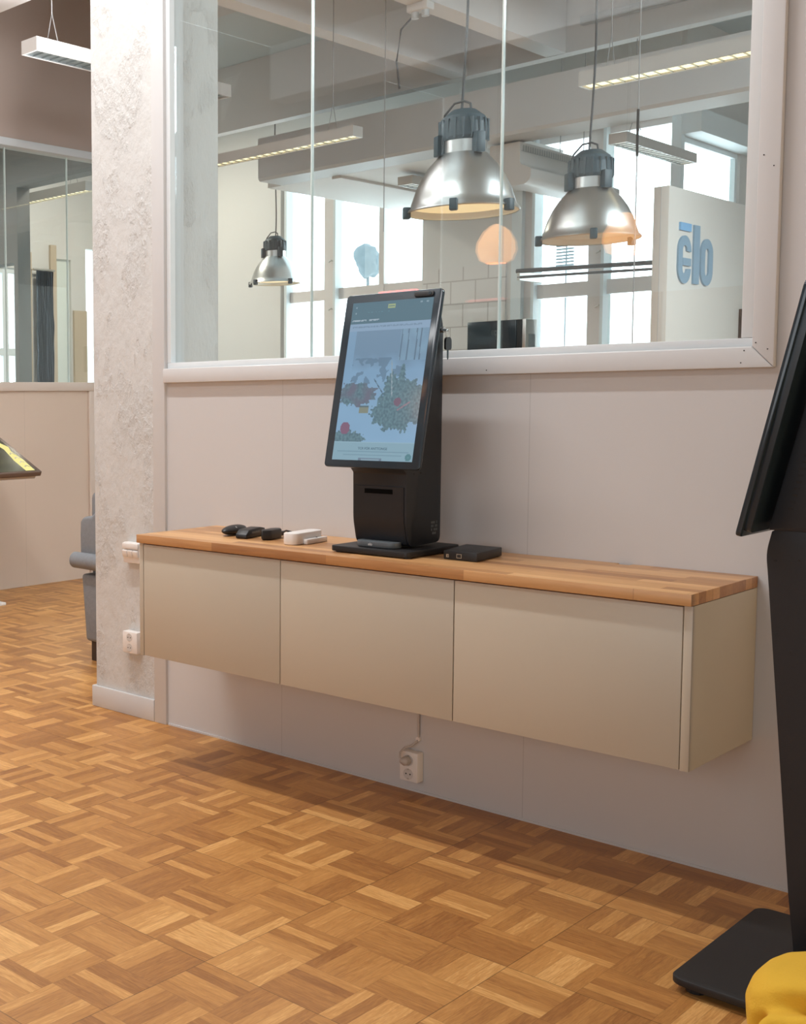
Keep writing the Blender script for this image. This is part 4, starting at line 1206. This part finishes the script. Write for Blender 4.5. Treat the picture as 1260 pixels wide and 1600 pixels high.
# curved yellow shape with dark chevrons
pts = [(0.845, 0.022), (0.775, 0.022), (0.775, 0.15), (0.79, 0.24), (0.80, 0.30), (0.77, 0.42), (0.80, 0.45), (0.83, 0.38), (0.856, 0.33), (0.835, 0.27), (0.852, 0.16)]
m = MB().prism(pts, 2, 0.0012, 0.0016); m.xform(PMT).build('yellow_graphic', ye, hs)
m = MB()
for k in range(4):
    v0 = 0.06 + k * 0.055
    m.prism([(0.80, v0), (0.822, v0 + 0.02), (0.84, v0), (0.84, v0 + 0.014), (0.822, v0 + 0.034), (0.80, v0 + 0.014)], 2, 0.0018, 0.0022)
m.xform(PMT).build('dark_chevrons', yd, hs)
m = MB().prism(rrect(0.02, 0.868, 0.02, 0.5, 0.004), 2, -0.058, -0.0305).bevel(0.002)
m.xform(PMT).build('back_tray', grey_pl_m, hs, smooth=True)
box('stand_column', white_pl_m, -4.31, -4.19, 0.86, 1.0, 0.02, 0.86, t, 0.005)
box('base_plate', white_pl_m, -4.60, -4.225, 0.62, 1.265, 0.001, 0.02, t, 0.004)

def armchair():
    t = thing('armchair', 'grey upholstered armchair with rolled arms half hidden behind the column', 'armchair', (-2.33, 0.95, 0))
    x0, x1 = -2.69, -1.97
    m = MB().box(x0 + 0.005, x1 - 0.005, 0.56, 1.30, 0.095, 0.43)
    for v in m.bm.verts:
        if v.co.z > 0.3: v.co.x += 0.03 * (-1 if v.co.x < -2.33 else 1)
    m.bevel(0.02, 3).build('seat_box', sofa_m, t, smooth=True)
    m = MB().box(-2.60, x1 + 0.03, 0.62, 1.24, 0.40, 0.53).bevel(0.05, 4)
    m.build('seat_cushion', sofa_m, t, smooth=True)
    wing = [(-2.725, 0.45), (-2.728, 0.62), (-2.725, 0.690), (-2.700, 0.714), (-2.640, 0.720), (-2.612, 0.745), (-2.600, 0.790), (-2.560, 0.825),
            (-2.500, 0.835), (-2.440, 0.80), (-2.420, 0.70), (-2.400, 0.56), (-2.38, 0.45)]
    for ya, yb in ((0.565, 0.625), (1.235, 1.295)):
        MB().prism(wing, 1, ya, yb).bevel(0.018, 3, 0.4).build('wing', sofa_m, t, smooth=True)
    m = MB().box(-2.715, -2.56, 0.62, 1.24, 0.38, 0.84).bevel(0.04, 4)
    m.build('backrest', sofa_m, t, smooth=True)
    for ya in (0.550, 1.310):
        m = MB().tube([(-2.748, ya, 0.498), (-2.742, ya, 0.498), (x1 + 0.02, ya, 0.490), (x1 + 0.028, ya, 0.490)], [0.030, 0.040, 0.042, 0.030], 24)
        m.build('armrest', sofa_m, t, smooth=True)
    for x in (x0 + 0.055, x1 - 0.055):
        for y in (0.60, 1.24):
            MB().prism([(x - 0.022, y - 0.022), (x + 0.022, y - 0.022), (x + 0.022, y + 0.022), (x - 0.022, y + 0.022)], 2, 0.0, 0.1).build('leg', darkwood_m, t)
    return t
armchair()

# ================================================================== YELLOW CLOTH BAG lower right
t = thing('felt_bag', 'slumped mustard yellow felt bag on the parquet in the lower right corner', 'bag', (1.15, -1.0, 0))
m = MB(); bmesh.ops.create_icosphere(m.bm, subdivisions=6, radius=1.0)
cx, cy, cz = 1.098, -0.93, 0.115
def gdent(p, d, w, up=(0, 0, 1), k=2.6):
    """long narrow dent on the unit sphere at direction d"""
    d = Vector(d).normalized(); t_ = Vector(up); t_ = (t_ - d * t_.dot(d)).normalized(); s_ = d.cross(t_)
    a_ = p.dot(t_); b_ = p.dot(s_)
    return math.exp(-(a_ - d.dot(t_)) ** 2 / (w * k) ** 2 - (b_ / w) ** 2) if p.dot(d) > 0 else 0.0
for v in m.bm.verts:
    p = v.co.copy()
    bx_ = Vector([math.copysign(abs(c) ** 0.72, c) for c in p])
    d = 0.93 + 0.10 * noise.noise(p * 1.1 + Vector((3.1, 0.4, 1.7)))
    d -= 0.42 * gdent(p, (-0.25, -0.60, 0.74), 0.14, (1, 0.3, 0.3))
    d -= 0.34 * gdent(p, (-0.78, -0.62, -0.05), 0.12, (0.15, 0, 1), 2.0)
    d += 0.10 * gdent(p, (-0.60, -0.78, 0.10), 0.12, (0.1, 0, 1), 2.4)
    d += 0.010 * noise.noise(p * 6)
    q = Vector((bx_.x * 0.215, bx_.y * 0.18, bx_.z * 0.128)) * d
    v.co = Vector((cx + q.x, cy + q.y, max(0.002, cz + q.z)))
m.build('bag_body', yellow_m, t, smooth=True)
